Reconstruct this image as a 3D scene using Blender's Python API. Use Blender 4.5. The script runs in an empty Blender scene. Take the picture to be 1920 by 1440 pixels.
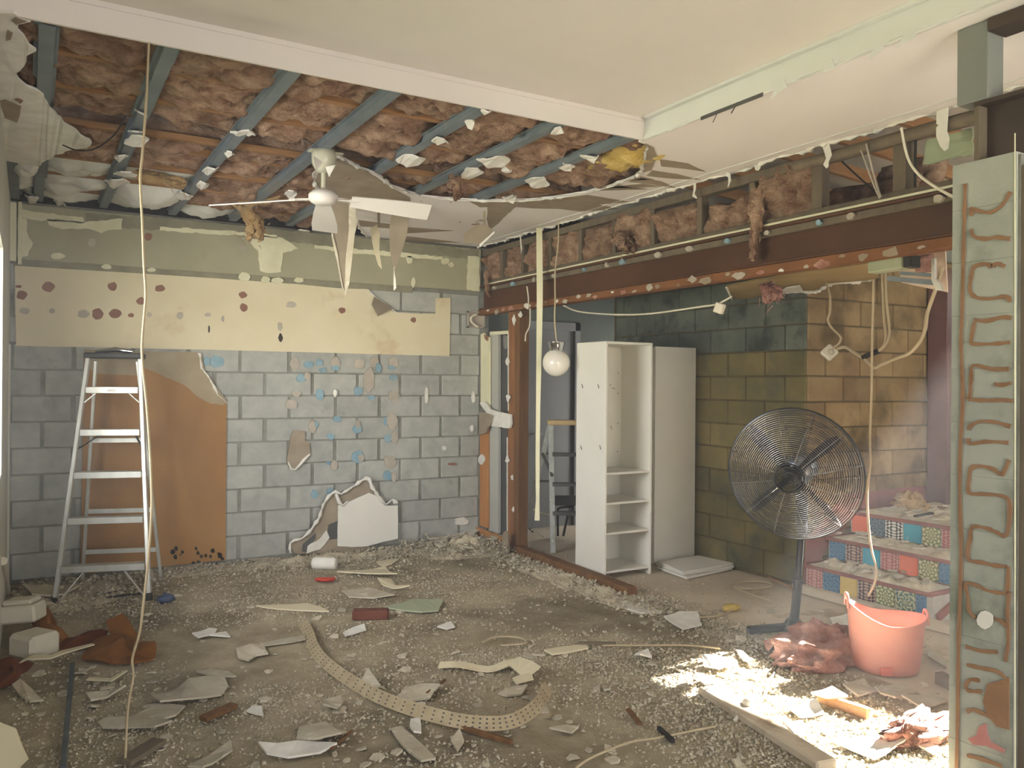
import bpy, math, random
import numpy as np
from mathutils import Vector, Matrix, noise, Quaternion
from mathutils.geometry import tessellate_polygon

random.seed(7)
SC = bpy.context.scene
COL = SC.collection
# ------------------------------------------------------------------ camera
F = 1553.3                                     # focal length in pixels of the 1920x1440 frame
YAW, PIT, ROL = (math.radians(v) for v in (30.2243, 0.02265, 0.42556))
CAM = Vector((0.0, 0.0, 1.52))
def cam_axes():
    cy, sy, cp, sp = math.cos(YAW), math.sin(YAW), math.cos(PIT), math.sin(PIT)
    f = Vector((sy*cp, cy*cp, sp)); r = Vector((cy, -sy, 0)); u = r.cross(f)
    c, s = math.cos(ROL), math.sin(ROL)
    return c*r + s*u, -s*r + c*u, f
RT, UP, FW = cam_axes()
cd = bpy.data.cameras.new('camera'); cd.sensor_width = 36; cd.lens = F/1920*36
cd.clip_start = .05
cam = bpy.data.objects.new('camera', cd); COL.objects.link(cam)
M = Matrix((RT, UP, -FW)).transposed().to_4x4(); M.translation = CAM
cam.matrix_world = M; SC.camera = cam
# ------------------------------------------------------------------ exposure, sky, sun, added lamps for daylight, ground bounce and fill
SC.view_settings.view_transform = 'Standard'; SC.view_settings.look = 'None'
SC.view_settings.exposure = 0.72; SC.view_settings.gamma = 1.0
SC.view_settings.use_curve_mapping = False
for k_, v_ in (('max_bounces', 7), ('diffuse_bounces', 5), ('glossy_bounces', 3), ('transmission_bounces', 4), ('volume_bounces', 0)): setattr(SC.cycles, k_, v_)
w = bpy.data.worlds.new('sky'); SC.world = w; w.use_nodes = True
nt = w.node_tree; nt.nodes.clear()
out = nt.nodes.new('ShaderNodeOutputWorld'); bg = nt.nodes.new('ShaderNodeBackground')
sky = nt.nodes.new('ShaderNodeTexSky'); sky.sky_type = 'NISHITA'; sky.sun_disc = False
sky.sun_elevation = math.radians(34); sky.sun_rotation = math.radians(76)
bg.inputs[1].default_value = 0.35
nt.links.new(sky.outputs[0], bg.inputs[0]); nt.links.new(bg.outputs[0], out.inputs[0])
def light(name, kind, energy, color, loc, direction, **kw):
    l = bpy.data.lights.new(name, kind); l.energy = energy; l.color = color
    for k, v in kw.items(): setattr(l, k, v)
    o = bpy.data.objects.new(name, l); COL.objects.link(o); o.location = loc
    o.rotation_euler = Vector(direction).to_track_quat('-Z', 'Y').to_euler()
    return o
SUN_DIR = Vector((-1, -.14, -.56)).normalized()
light('sun', 'SUN', 170, (1, .95, .86), (9, 4, 5), SUN_DIR, angle=.012)
light('assumed_window_lamp', 'AREA', 340, (1, .975, .92), (-1.5, 2.7, 1.9), (1, .25, -.02), shape='RECTANGLE', size=4.2, size_y=1.9)  # lamp added outside the assumed left window in place of its daylight
light('added_bounce_lamp', 'AREA', 500, (1, .955, .9), (-1.9, 1.4, -.25), (.25, .1, 1), shape='RECTANGLE', size=2.6, size_y=9)  # upward lamp added in place of light bounced off the assumed lawn
light('assumed_rear_doors_lamp', 'AREA', 105, (1, .96, .93), (1.9, -2.4, 1.35), (.1, 1, .05), shape='RECTANGLE', size=3.2, size_y=2.1)  # lamp added behind the camera for daylight through assumed rear doors
light('corridor_fill', 'AREA', 13, (1, .97, .93), (6.0, 6.72, 1.2), (-.75, .5, -.1), shape='RECTANGLE', size=.5, size_y=1.6)  # lamp added out of view to brighten the corridor end wall
light('side_fill', 'AREA', 30, (1, .97, .92), (5.4, -.4, 1.5), (-.05, 1, 0), shape='RECTANGLE', size=1.8, size_y=1.6)  # added lamp, no doors there; lights the wall behind the steps
# ------------------------------------------------------------------ pixel -> place on a real plane
def ray(x, y): return RT*((x-960)/F) - UP*((y-720)/F) + FW
def onX(x, y, X): d = ray(x, y); return CAM + d*((X-CAM.x)/d.x)
def onY(x, y, Y): d = ray(x, y); return CAM + d*((Y-CAM.y)/d.y)
def onZ(x, y, Z=0.0): d = ray(x, y); return CAM + d*((Z-CAM.z)/d.z)
def onD(x, y, D): return CAM + ray(x, y)*D
# ------------------------------------------------------------------ materials
def lin(h):
    if not isinstance(h, str): return h
    h = h.lstrip('#'); c = [int(h[i:i+2], 16)/255 for i in (0, 2, 4)]
    return tuple((v/12.92 if v <= .04045 else ((v+.055)/1.055)**2.4) for v in c) + (1,)
def mat(name, c1, c2=None, scale=4, rough=.85, bump=0, bscale=30, metal=0, stretch=(1, 1, 1), rnd=0, lo=.35, hi=.65,
        c3=None, s3=9, lo3=.58, hi3=.66, coords='obj', bdist=.02, spec=.3, trans=0, detail=5):
    m = bpy.data.materials.new(name); m.use_nodes = True; N = m.node_tree.nodes; L = m.node_tree.links
    b = N['Principled BSDF']; b.inputs['Roughness'].default_value = rough; b.inputs['Metallic'].default_value = metal
    b.inputs['Specular IOR Level'].default_value = spec
    if trans: b.inputs['Transmission Weight'].default_value = trans
    if coords == 'world':
        src = N.new('ShaderNodeNewGeometry').outputs['Position']
    else:
        src = N.new('ShaderNodeTexCoord').outputs['Object']
    info = N.new('ShaderNodeObjectInfo')
    if coords == 'obj':
        mul = N.new('ShaderNodeMath'); mul.operation = 'MULTIPLY'; mul.inputs[1].default_value = 53
        L.new(info.outputs['Random'], mul.inputs[0])
        add = N.new('ShaderNodeVectorMath'); add.operation = 'ADD'
        L.new(src, add.inputs[0]); L.new(mul.outputs[0], add.inputs[1]); src = add.outputs[0]
    mp = N.new('ShaderNodeMapping'); mp.inputs['Scale'].default_value = stretch; L.new(src, mp.inputs['Vector'])
    def nz(s, det=detail):
        n = N.new('ShaderNodeTexNoise'); n.inputs['Scale'].default_value = s; n.inputs['Detail'].default_value = det
        n.inputs['Roughness'].default_value = .62; L.new(mp.outputs[0], n.inputs['Vector']); return n.outputs['Fac']
    def rng(v, a, z):
        r = N.new('ShaderNodeMapRange'); r.inputs['From Min'].default_value = a; r.inputs['From Max'].default_value = z
        L.new(v, r.inputs['Value']); return r.outputs[0]
    def mix(f, a, z, mode='MIX'):
        x = N.new('ShaderNodeMix'); x.data_type = 'RGBA'; x.blend_type = mode
        for v, k in ((f, 0), (a, 6), (z, 7)):
            if hasattr(v, 'is_linked'): L.new(v, x.inputs[k])
            else: x.inputs[k].default_value = v
        return x.outputs[2]
    col = lin(c1)
    if c2: col = mix(rng(nz(scale), lo, hi), lin(c1), lin(c2))
    if c3: col = mix(rng(nz(s3), lo3, hi3), col, lin(c3))
    if rnd:
        r = N.new('ShaderNodeMapRange'); r.inputs['To Min'].default_value = 1-rnd; r.inputs['To Max'].default_value = 1+rnd*.6
        L.new(info.outputs['Random'], r.inputs['Value'])
        hs = N.new('ShaderNodeHueSaturation'); L.new(r.outputs[0], hs.inputs['Value'])
        if hasattr(col, 'is_linked'): L.new(col, hs.inputs['Color'])
        else: hs.inputs['Color'].default_value = col
        col = hs.outputs[0]
    if hasattr(col, 'is_linked'): L.new(col, b.inputs['Base Color'])
    else: b.inputs['Base Color'].default_value = col
    if bump:
        bp = N.new('ShaderNodeBump'); bp.inputs['Strength'].default_value = bump; bp.inputs['Distance'].default_value = bdist
        L.new(nz(bscale, 6), bp.inputs['Height']); L.new(bp.outputs[0], b.inputs['Normal'])
    return m
K = {}
K['block'] = mat('grey concrete block', '#989992', '#a9a9a1', 9, .95, .35, 90, rnd=.09, c3='#8a8b83', s3=5, lo3=.6, hi3=.75, bdist=.006)
K['mortar'] = mat('dark mortar', '#716f66', '#8b8a81', 7, .95, .4, 60, coords='world', bdist=.006)
K['mossA'] = mat('mossy block', '#625a38', '#7f7148', 2.2, .95, .4, 50, rnd=.22, coords='world', c3='#4f5040', s3=3.1, lo3=.48, hi3=.72, bdist=.006)
K['mossB'] = mat('tan stained block', '#7c6443', '#97805a', 2.6, .95, .4, 50, rnd=.2, coords='world', c3='#54452b', s3=2.3, lo3=.5, hi3=.7, bdist=.006)
K['teal'] = mat('darker grey green block', '#555a50', '#6c7064', 3, .95, .4, 50, rnd=.15, coords='world', c3='#3a3f38', s3=4, lo3=.5, hi3=.66, bdist=.006)  # darker grey green for the upper courses and far end
K['mossmortar'] = mat('damp mortar', '#4c442e', '#655739', 4, .95, .4, 60, coords='world', bdist=.006)
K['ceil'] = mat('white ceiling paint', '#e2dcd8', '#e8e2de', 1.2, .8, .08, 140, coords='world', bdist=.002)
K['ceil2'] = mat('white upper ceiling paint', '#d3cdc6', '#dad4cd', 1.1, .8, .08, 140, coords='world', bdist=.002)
K['trim'] = mat('white trim paint', '#d0d0ca', '#d7d7d1', 2, .7, coords='world')
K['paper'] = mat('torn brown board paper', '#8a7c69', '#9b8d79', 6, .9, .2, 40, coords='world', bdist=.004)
K['paperdark'] = mat('darker brown board paper', '#7b6f5e', '#8a7d6a', 5, .9, .15, 40, bdist=.004)  # darker brown than the other torn paper
K['gyp'] = mat('gypsum core', '#e2dfd7', '#cfcbc0', 9, .92, .4, 60, bdist=.004)
K['scrap'] = mat('plaster scrap', '#bfb7a3', '#a99f89', 6, .9, .25, 40, rnd=.14, bdist=.004, c3='#cfc8b6', s3=14)
K['chip'] = mat('plaster chip', '#aaa08a', '#c6bda9', 5, .95, .2, 60, rnd=.25, bdist=.004)
K['crumb'] = mat('gypsum crumbs', '#a0957d', '#c9bfa9', 11, .95, coords='world')
K['cream'] = mat('cream plaster', '#cbc0a0', '#d4caad', 2, .85, .1, 60, coords='world', c3='#c2b08e', s3=1.6, bdist=.003)
K['band'] = mat('green grey band', '#97937a', '#a09c83', 2.4, .85, .15, 50, coords='world', c3='#8a8467', s3=1.3, bdist=.003)
K['peel'] = mat('peeling cream plaster', '#c9c6a6', '#d5d2b6', 8, .85, .35, 30, coords='world', bdist=.006)
K['bandgrey'] = mat('grey render', '#77735f', '#8c8772', 6, .92, .3, 40, coords='world', bdist=.005)
K['orange'] = mat('orange hardboard', '#8c6330', '#a07640', 1.6, .62, .1, 40, coords='world', c3='#75501f', s3=1.1, lo3=.5, hi3=.75, stretch=(1, 1, .5), bdist=.002)
K['smudge'] = mat('grey smeared board', '#8d7f66', '#9c8d74', 4, .85, coords='world')
K['mould'] = mat('black mould', '#2b231b', '#3a2e22', 20, .9)
K['redad'] = mat('red brown adhesive', '#7d5646', '#8d6553', 20, .9, .3, 60, bdist=.004)
K['greyad'] = mat('grey adhesive', '#a39a8c', '#b1a899', 12, .9, .3, 60, rnd=.1, bdist=.004)
K['bluead'] = mat('blue adhesive', '#7394a3', '#8aa2ab', 14, .85, .3, 60, rnd=.12, bdist=.004)
K['brownad'] = mat('brown adhesive', '#866449', '#927052', 14, .9, .3, 60, coords='world', bdist=.004, c3='#7c5a38', s3=6)
K['column'] = mat('greenish painted block', '#979a8f', '#a8aa9f', 3, .9, .3, 70, coords='world', c3='#767a6c', s3=3.2, lo3=.54, hi3=.72, bdist=.005)
K['bluesteel'] = mat('blue grey steel', '#6d767b', '#7d8589', 5, .55, .05, 30, metal=.2, c3='#8f877c', s3=3.1, lo3=.6, hi3=.72)
K['timber'] = mat('orange pine', '#86603c', '#9a7450', 3, .75, .15, 40, stretch=(1, 9, 9), coords='obj', bdist=.003)
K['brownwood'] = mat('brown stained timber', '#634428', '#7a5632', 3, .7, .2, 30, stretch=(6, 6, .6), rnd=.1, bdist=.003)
K['orangewood'] = mat('orange timber jamb', '#a8713f', '#b8834f', 3, .75, .1, 30, stretch=(6, 6, .6), bdist=.003)
K['greywood'] = mat('dusty stud timber', '#5f5445', '#6e6250', 3, .85, .2, 30, stretch=(5, 5, 1), rnd=.12, bdist=.004)
K['beam'] = mat('rusty brown steel', '#4a2e1b', '#573821', 2, .6, .1, 40, coords='world', bdist=.002)
K['darkbeam'] = mat('dark brown steel', '#3d3027', '#4a3b30', 3, .6, .1, 40, coords='world', bdist=.002)
K['steelpost'] = mat('maroon steel post', '#5a3d36', '#684840', 3, .55, .1, 40, coords='world')
K['greypost'] = mat('grey painted steel', '#74756f', '#7e7f78', 2, .6, .1, 30, coords='world')
K['insul'] = mat('brown pink glass wool', '#92705a', '#bd9f84', 6, 1, 1, 34, stretch=(1, 1.6, 1.6), rnd=.14, c3='#6f4a34', s3=7, lo3=.48, hi3=.72, bdist=.03, detail=12)
K['insulpink'] = mat('pink glass wool', '#a5766a', '#c39a8c', 9, 1, 1, 40, c3='#9c6652', s3=5, lo3=.5, hi3=.75, bdist=.03, detail=9)
K['insulyel'] = mat('yellow glass wool', '#bfa04e', '#d8c07a', 8, 1, .8, 28, bdist=.03)
K['insultan'] = mat('tan glass wool', '#a08156', '#bfa277', 9, 1, .9, 30, bdist=.03, detail=9)
K['bag'] = mat('white insulation wrap', '#c3c3bb', '#d4d3ca', 4, .6, .3, 14, bdist=.02)
K['dark'] = mat('near black attic shade', '#140e0a', '#1c140e', 4, .95)  # attic darkness put into the colour
K['sark'] = mat('pale sarking', '#c9c2b6', '#b3ab9e', 3, .8)
K['alu'] = mat('aluminium', '#b9b9b2', '#c9c9c2', 12, .42, .05, 60, metal=.55, stretch=(1, 1, .3), spec=.5)
K['oldalu'] = mat('old spattered aluminium', '#93958f', '#adafa8', 14, .6, .1, 60, metal=.3, c3='#d3d1c6', s3=30, lo3=.63, hi3=.68)
K['blackpl'] = mat('black plastic', '#25211d', '#2e2a25', 8, .55)
K['white'] = mat('white melamine', '#d6d3c9', '#dcd9d0', 3, .45, coords='obj')
K['whitefan'] = mat('white fan enamel', '#cfcac4', '#d6d1cb', 3, .5)
K['canopy'] = mat('worn grey plastic dome', '#b4b29c', '#c4c2ad', 5, .25, spec=.6)
K['cord'] = mat('cream cord', '#a8987b', '#b5a587', 8, .6)
K['cordwhite'] = mat('white cord', '#d5cdb9', '#ddd6c4', 8, .55)
K['tape'] = mat('pale jointing tape', '#d3cfae', '#dcd8ba', 6, .8)
K['chrome'] = mat('chrome', '#d0d0d0', None, metal=1, rough=.08)
K['globe'] = mat('opal glass globe', '#d9d3c8', '#ddd8ce', 2, .12, spec=.6)
K['fanblack'] = mat('black fan metal', '#1c1d20', '#24262b', 8, .42, metal=.1, spec=.4)
K['wire'] = mat('highlit fan wire', '#b4b6b9', '#a2a4a8', 8, .16, metal=.85)  # front wires lightened so their colour carries the sun's highlights
K['fanwire'] = mat('dark fan wire', '#47494d', '#55585c', 8, .25, metal=.8)
K['fanmotor'] = mat('fan motor enamel', '#8c929a', '#9aa0a8', 6, .22, metal=.6, spec=.6)
K['tub'] = mat('coral pink plastic', '#b47c70', '#be877b', 3, .5, spec=.35)
K['maroon'] = mat('maroon painted timber', '#7c4a3e', '#8b594c', 4, .7, .1, 40, coords='world')
K['grout'] = mat('grey grout', '#a9a397', '#b7b1a5', 20, .9)
K['postpale'] = mat('lighter brown timber', '#7d5231', '#90633c', 3, .7, .2, 30, stretch=(6, 6, .6), bdist=.003)  # lighter brown for the front part of the door post
K['floor'] = mat('dusty concrete floor', '#84785f', '#b0a389', 2.4, .95, .6, 30, coords='world', c3='#6e624c', s3=1.0, lo3=.5, hi3=.68, bdist=.02, detail=15)
K['hallfloor'] = mat('dusty hall slab', '#b3a48d', '#c4b6a0', 1.3, .95, .3, 26, coords='world', c3='#a08f78', s3=2, bdist=.008)
K['dust'] = mat('gypsum dust', '#cdc2aa', '#b2a68d', 9, .98, .5, 60, coords='world', bdist=.01)
K['wallgrey'] = mat('grey painted wall', '#7d7d7b', '#868684', 2, .8, coords='world')
K['doorgrey'] = mat('pale grey door', '#a9a89f', '#b2b1a8', 2, .7, coords='world')
K['dkgrey'] = mat('dark gap', '#4b4a48', '#55534f', 3, .8)  # also stands in for shade in gaps and holes
K['rust'] = mat('rust orange fabric', '#754a20', '#865728', 5, .9, .3, 30, c3='#5c2a12', s3=3, lo3=.5, hi3=.7, bdist=.01)
K['rustdark'] = mat('dark rust fabric', '#5c2f1a', '#6e3a1c', 5, .9, .3, 30, bdist=.01)
K['foam'] = mat('white foam block', '#bdb6a4', '#c6bfad', 5, .85, .1, 40)
K['bluegrey'] = mat('blue grey steel bar', '#4c5456', '#5a6264', 8, .6, metal=.3)
K['red'] = mat('red plastic', '#b5382c', '#c04434', 8, .5)
K['brick'] = mat('dark red brick', '#5d352a', '#6c4032', 12, .9, .3, 50, bdist=.006)
K['perf'] = mat('dusty perforated strip', '#a09073', '#b0a184', 16, .7, metal=.2)
K['wallpaint'] = mat('white wall', '#b9b8ad', '#c4c3b8', 2, .85, .1, 50, coords='world')
K['ventgreen'] = mat('grey green plastic', '#9aa083', '#a2a88c', 4, .6)
K['grass'] = mat('garden lawn', '#868a64', '#989c78', 6, .9, coords='world')
# ------------------------------------------------------------------ mesh builder
def basis(n):
    n = Vector(n).normalized(); a = Vector((0, 0, 1)) if abs(n.z) < .9 else Vector((1, 0, 0))
    u = a.cross(n).normalized(); return u, n.cross(u), n
class MB:
    def __init__(s): s.v = []; s.f = []; s.sm = []
    def add(s, vs, fs, smooth=False):
        o = len(s.v); s.v += [Vector(p) for p in vs]; s.f += [tuple(i+o for i in f) for f in fs]; s.sm += [smooth]*len(fs); return s
    def box(s, lo, hi, ch=0, mtx=None):
        x0, y0, z0 = lo; x1, y1, z1 = hi
        if not ch:
            vs = [(x, y, z) for z in (z0, z1) for y in (y0, y1) for x in (x0, x1)]
            fs = [(0, 2, 3, 1), (4, 5, 7, 6), (0, 1, 5, 4), (2, 6, 7, 3), (0, 4, 6, 2), (1, 3, 7, 5)]
        else:
            c = min(ch, (x1-x0)*.4, (y1-y0)*.4, (z1-z0)*.4)
            vs = []
            for sx in (0, 1):
                for sy in (0, 1):
                    for sz in (0, 1):
                        X, Y, Z = (x0, x1)[sx], (y0, y1)[sy], (z0, z1)[sz]
                        dx, dy, dz = (c, -c)[sx], (c, -c)[sy], (c, -c)[sz]
                        vs += [(X, Y+dy, Z+dz), (X+dx, Y, Z+dz), (X+dx, Y+dy, Z)]
            def i(sx, sy, sz, k): return (sx*4+sy*2+sz)*3+k
            fs = []
            for a in (0, 1):
                q = [(0, 0), (1, 0), (1, 1), (0, 1)]
                if a == 0: q = q[::-1]
                fs.append(tuple(i(a, y, z, 0) for y, z in q)); fs.append(tuple(i(y, a, z, 1) for y, z in q[::-1])); fs.append(tuple(i(y, z, a, 2) for y, z in q))
            for a in (0, 1):
                for b in (0, 1):
                    f1 = (i(0, a, b, 1), i(1, a, b, 1), i(1, a, b, 2), i(0, a, b, 2)); fs.append(f1 if a == b else f1[::-1]) if False else fs.append(f1)
                    fs.append((i(a, 0, b, 0), i(a, 1, b, 0), i(a, 1, b, 2), i(a, 0, b, 2)))
                    fs.append((i(a, b, 0, 0), i(a, b, 1, 0), i(a, b, 1, 1), i(a, b, 0, 1)))
                    for k in (0, 1): fs.append((i(a, b, k, 0), i(a, b, k, 1), i(a, b, k, 2)))
        if mtx is not None: vs = [mtx @ Vector(p) for p in vs]
        return s.add(vs, fs)
    def tube(s, pts, r, n=8, cap=True, flat=1.0):
        pts = [Vector(p) for p in pts]; L = len(pts); rs = r if isinstance(r, (list, tuple)) else [r]*L
        t0 = (pts[1]-pts[0]).normalized(); u, w_, _ = basis(t0); vs = []
        for k, p in enumerate(pts):
            t = (pts[min(k+1, L-1)]-pts[max(k-1, 0)]); t = t.normalized() if t.length > 1e-9 else t0
            u = (u - t*u.dot(t)); u = u.normalized() if u.length > 1e-6 else basis(t)[0]
            w_ = t.cross(u)
            for j in range(n):
                a = 2*math.pi*j/n; vs.append(p + u*(math.cos(a)*rs[k]) + w_*(math.sin(a)*rs[k]*flat))
        fs = [(k*n+j, k*n+(j+1) % n, (k+1)*n+(j+1) % n, (k+1)*n+j) for k in range(L-1) for j in range(n)]
        s.add(vs, fs, n > 5)
        if cap: s.add(vs[:n], [tuple(range(n))[::-1]]); s.add(vs[-n:], [tuple(range(n))])
        return s
    def ring(s, c, n, R, r, seg=48, m=5):
        u, w_, _ = basis(n); c = Vector(c)
        vs = []; nn = Vector(n).normalized()
        for k in range(seg):
            a = 2*math.pi*k/seg; d = u*math.cos(a)+w_*math.sin(a)
            for j in range(m):
                b = 2*math.pi*j/m; vs.append(c + d*(R+r*math.cos(b)) + nn*(r*math.sin(b)))
        fs = [(k*m+j, ((k+1) % seg)*m+j, ((k+1) % seg)*m+(j+1) % m, k*m+(j+1) % m) for k in range(seg) for j in range(m)]
        return s.add(vs, fs, True)
    def lathe(s, c, axis, prof, n=24, cap=True):
        u, w_, ax = basis(axis); c = Vector(c); vs = []
        for (r, h) in prof:
            for j in range(n):
                a = 2*math.pi*j/n; vs.append(c + ax*h + u*(r*math.cos(a)) + w_*(r*math.sin(a)))
        fs = [(k*n+j, k*n+(j+1) % n, (k+1)*n+(j+1) % n, (k+1)*n+j) for k in range(len(prof)-1) for j in range(n)]
        s.add(vs, fs, True)
        if cap: s.add(vs[:n], [tuple(range(n))[::-1]]); s.add(vs[-n:], [tuple(range(n))])
        return s
    def plate(s, pts, n, th):
        """polygon (world points) as the front face, n = way it faces, th = thickness behind it"""
        pts = [Vector(p) for p in pts]; n = Vector(n).normalized(); L = len(pts)
        u, w_, _ = basis(n); flat = [Vector((p.dot(u), p.dot(w_), 0)) for p in pts]
        ar = sum(flat[i].x*flat[(i+1) % L].y-flat[(i+1) % L].x*flat[i].y for i in range(L))
        if ar < 0: pts = pts[::-1]; flat = flat[::-1]
        tris = tessellate_polygon([flat]); vs = pts + [p-n*th for p in pts]; fs = []
        for t in tris:
            a, b, c = t
            if (flat[b]-flat[a]).cross(flat[c]-flat[a]).z < 0: a, c = c, a
            fs.append((a, b, c)); fs.append((c+L, b+L, a+L))
        fs += [(i, i+L, (i+1) % L+L, (i+1) % L) for i in range(L)]
        return s.add(vs, fs)
    def crust(s, pts, r0, r1, step=.02, seed=0, n=6):
        R = random.Random(seed); q = []
        for a, b in zip(pts[:-1], pts[1:]):
            a, b = Vector(a), Vector(b); k = max(1, int((b-a).length/step)); q += [a.lerp(b, i/k) for i in range(k)]
        q.append(Vector(pts[-1])); st = len(s.v)
        s.tube(q, [r0+(r1-r0)*R.random()**2.5 for _ in q], n)
        for k in range(st, len(s.v)): s.v[k] = s.v[k] + Vector((R.uniform(-1, 1), R.uniform(-1, 1), R.uniform(-1, 1)))*(r0*.5+r1*.12)
        return s
    def ribbon(s, pts, side, wid, th=.004):
        """flat strip along pts; side = width direction(s), thickness along the normal"""
        pts = [Vector(p) for p in pts]; L = len(pts); vs = []
        for k, p in enumerate(pts):
            t = (pts[min(k+1, L-1)]-pts[max(k-1, 0)]).normalized(); sd = side[k] if isinstance(side, list) else side
            sd = Vector(sd); sd = (sd - t*sd.dot(t)).normalized(); nn = t.cross(sd); wk = wid[k] if isinstance(wid, (list, tuple)) else wid
            vs += [p+sd*wk/2+nn*th/2, p-sd*wk/2+nn*th/2, p-sd*wk/2-nn*th/2, p+sd*wk/2-nn*th/2]
        fs = [(k*4+j, k*4+(j+1) % 4, k*4+4+(j+1) % 4, k*4+4+j) for k in range(L-1) for j in range(4)]
        fs += [(3, 2, 1, 0), tuple((L-1)*4+j for j in range(4))]
        return s.add(vs, fs)
    def lump(s, o, u, v, n, nu=14, nv=8, amp=.06, sc=5, seed=0, th=.05, edge=.25, ragged=.0):
        """closed soft slab: front face pushed out by noise, sinking at its rim"""
        o, u, v, n = Vector(o), Vector(u), Vector(v), Vector(n).normalized(); vs = []; off = Vector((seed*3.7, seed*1.3, seed*2.1))
        for j in range(nv+1):
            for i in range(nu+1):
                a, b = i/nu, j/nv; p = o+u*a+v*b
                e = min(1, min(a, 1-a)/edge)*min(1, min(b, 1-b)/edge); e = math.sqrt(max(e, 0))
                f = noise.fractal(p*sc+off, .8, 2.1, 6) + .5*noise.noise(p*sc*.5+off) - .35*abs(noise.noise(p*sc*1.7+off*2))*2
                r = ragged*noise.noise_vector(p*sc*.8+off) if ragged else Vector()
                vs.append(p + n*(e*(amp*(.9+f)) ) + r*(1 if e < .8 else .3))
        k = len(vs); vs += [p - n*th for p in [o+u*(i/nu)+v*(j/nv) for j in range(nv+1) for i in range(nu+1)]]
        W = nu+1; fs = []
        flip = u.cross(v).dot(n) < 0
        for j in range(nv):
            for i in range(nu):
                q = (j*W+i, j*W+i+1, (j+1)*W+i+1, (j+1)*W+i); q2 = tuple(x+k for x in q)
                fs += [q[::-1] if flip else q, q2 if flip else q2[::-1]]
        rim = [i for i in range(nu)] + [j*W+nu for j in range(nv)] + [nv*W+nu-i for i in range(nu)] + [(nv-j)*W for j in range(nv)]
        for a in range(len(rim)):
            x, y = rim[a], rim[(a+1) % len(rim)]; q = (x, x+k, y+k, y); fs.append(q[::-1] if flip else q)
        return s.add(vs, fs, True)
    def blob(s, c, rx, ry, rz, seed=0, amp=.25, n=12, m=8, sc=None, zmin=None):
        c = Vector(c); vs = []; off = Vector((seed*2.3, seed*1.9, seed*.7)); fq = sc or 2.2
        for j in range(m+1):
            th = math.pi*j/m
            for i in range(n):
                a = 2*math.pi*i/n; d = Vector((math.sin(th)*math.cos(a), math.sin(th)*math.sin(a), math.cos(th)))
                k = 1+amp*noise.fractal(d*fq+off, 1, 2.1, 3); p = c+Vector((d.x*rx*k, d.y*ry*k, d.z*rz*k))
                if zmin is not None and p.z < zmin: p.z = zmin
                vs.append(p)
        fs = [(j*n+i, (j+1)*n+i, (j+1)*n+(i+1) % n, j*n+(i+1) % n) for j in range(m) for i in range(n)]
        return s.add(vs, fs, True)
    def beam(s, a, b, w_, h, up=(0, 0, 1), ch=0):
        """box running from a to b, w_ wide (sideways) and h high (along up)"""
        a, b = Vector(a), Vector(b); t = (b-a); L = t.length; t.normalize(); sd = t.cross(Vector(up)).normalized(); uu = sd.cross(t)
        m = Matrix((t, sd, uu)).transposed().to_4x4(); m.translation = a
        return s.box((0, -w_/2, -h/2), (L, w_/2, h/2), ch, m)
ORG = {}
def mesh_of(name, mb, mats, org):
    me = bpy.data.meshes.new(name)
    me.from_pydata([tuple(p-org) for p in mb.v], [], mb.f)
    me.polygons.foreach_set('use_smooth', mb.sm)
    me.materials.append(mats); me.update()
    bmx = None
    return me
import bmesh
def fixn(me):
    b = bmesh.new(); b.from_mesh(me); bmesh.ops.recalc_face_normals(b, faces=b.faces); b.to_mesh(me); b.free()
def tag(o, label=None, cat=None, group=None, kind=None):
    if label: o['label'] = label
    if cat: o['category'] = cat
    if group: o['group'] = group
    if kind: o['kind'] = kind
    return o
def empty(name, label, cat, loc, group=None):
    o = bpy.data.objects.new(name, None); COL.objects.link(o); o.location = loc; o.empty_display_size = .1
    ORG[o.name] = Vector(loc); return tag(o, label, cat, group)
def part(name, mb, m, parent, label=None, fix=True, kind=None):
    org = ORG[parent.name]; me = mesh_of(name, mb, K[m] if isinstance(m, str) else m, org)
    if fix: fixn(me)
    o = bpy.data.objects.new(name, me); COL.objects.link(o); o.parent = parent; ORG[o.name] = org
    if label: o['label'] = label
    if kind: o['kind'] = kind
    return o
def solo(name, mb, m, label=None, cat=None, group=None, kind=None, fix=True, org=None):
    if org is None:
        xs = [p.x for p in mb.v]; ys = [p.y for p in mb.v]; zs = [p.z for p in mb.v]
        org = Vector(((min(xs)+max(xs))/2, (min(ys)+max(ys))/2, min(zs)))
    me = mesh_of(name, mb, K[m] if isinstance(m, str) else m, Vector(org))
    if fix: fixn(me)
    o = bpy.data.objects.new(name, me); COL.objects.link(o); o.location = org; ORG[o.name] = Vector(org)
    return tag(o, label, cat, group, kind)
def structure(name, mb, m, parent=None):
    if parent is not None: return part(name, mb, m, parent)
    return solo(name, mb, m, kind='structure', org=Vector((0, 0, 0)))
def piece(name, me, loc, parent, rot=None):
    o = bpy.data.objects.new(name, me); COL.objects.link(o); o.parent = parent; o.location = Vector(loc)-ORG[parent.name]
    if rot: o.rotation_euler = rot
    return o
def copy_thing(o, loc, label=None, group=None):
    c = o.copy(); COL.objects.link(c); c.location = loc
    if label: c['label'] = label
    if group: c['group'] = group
    for ch in list(o.children):
        d = ch.copy(); COL.objects.link(d); d.parent = c
        for g in list(ch.children):
            e = g.copy(); COL.objects.link(e); e.parent = d
    return c
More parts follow.
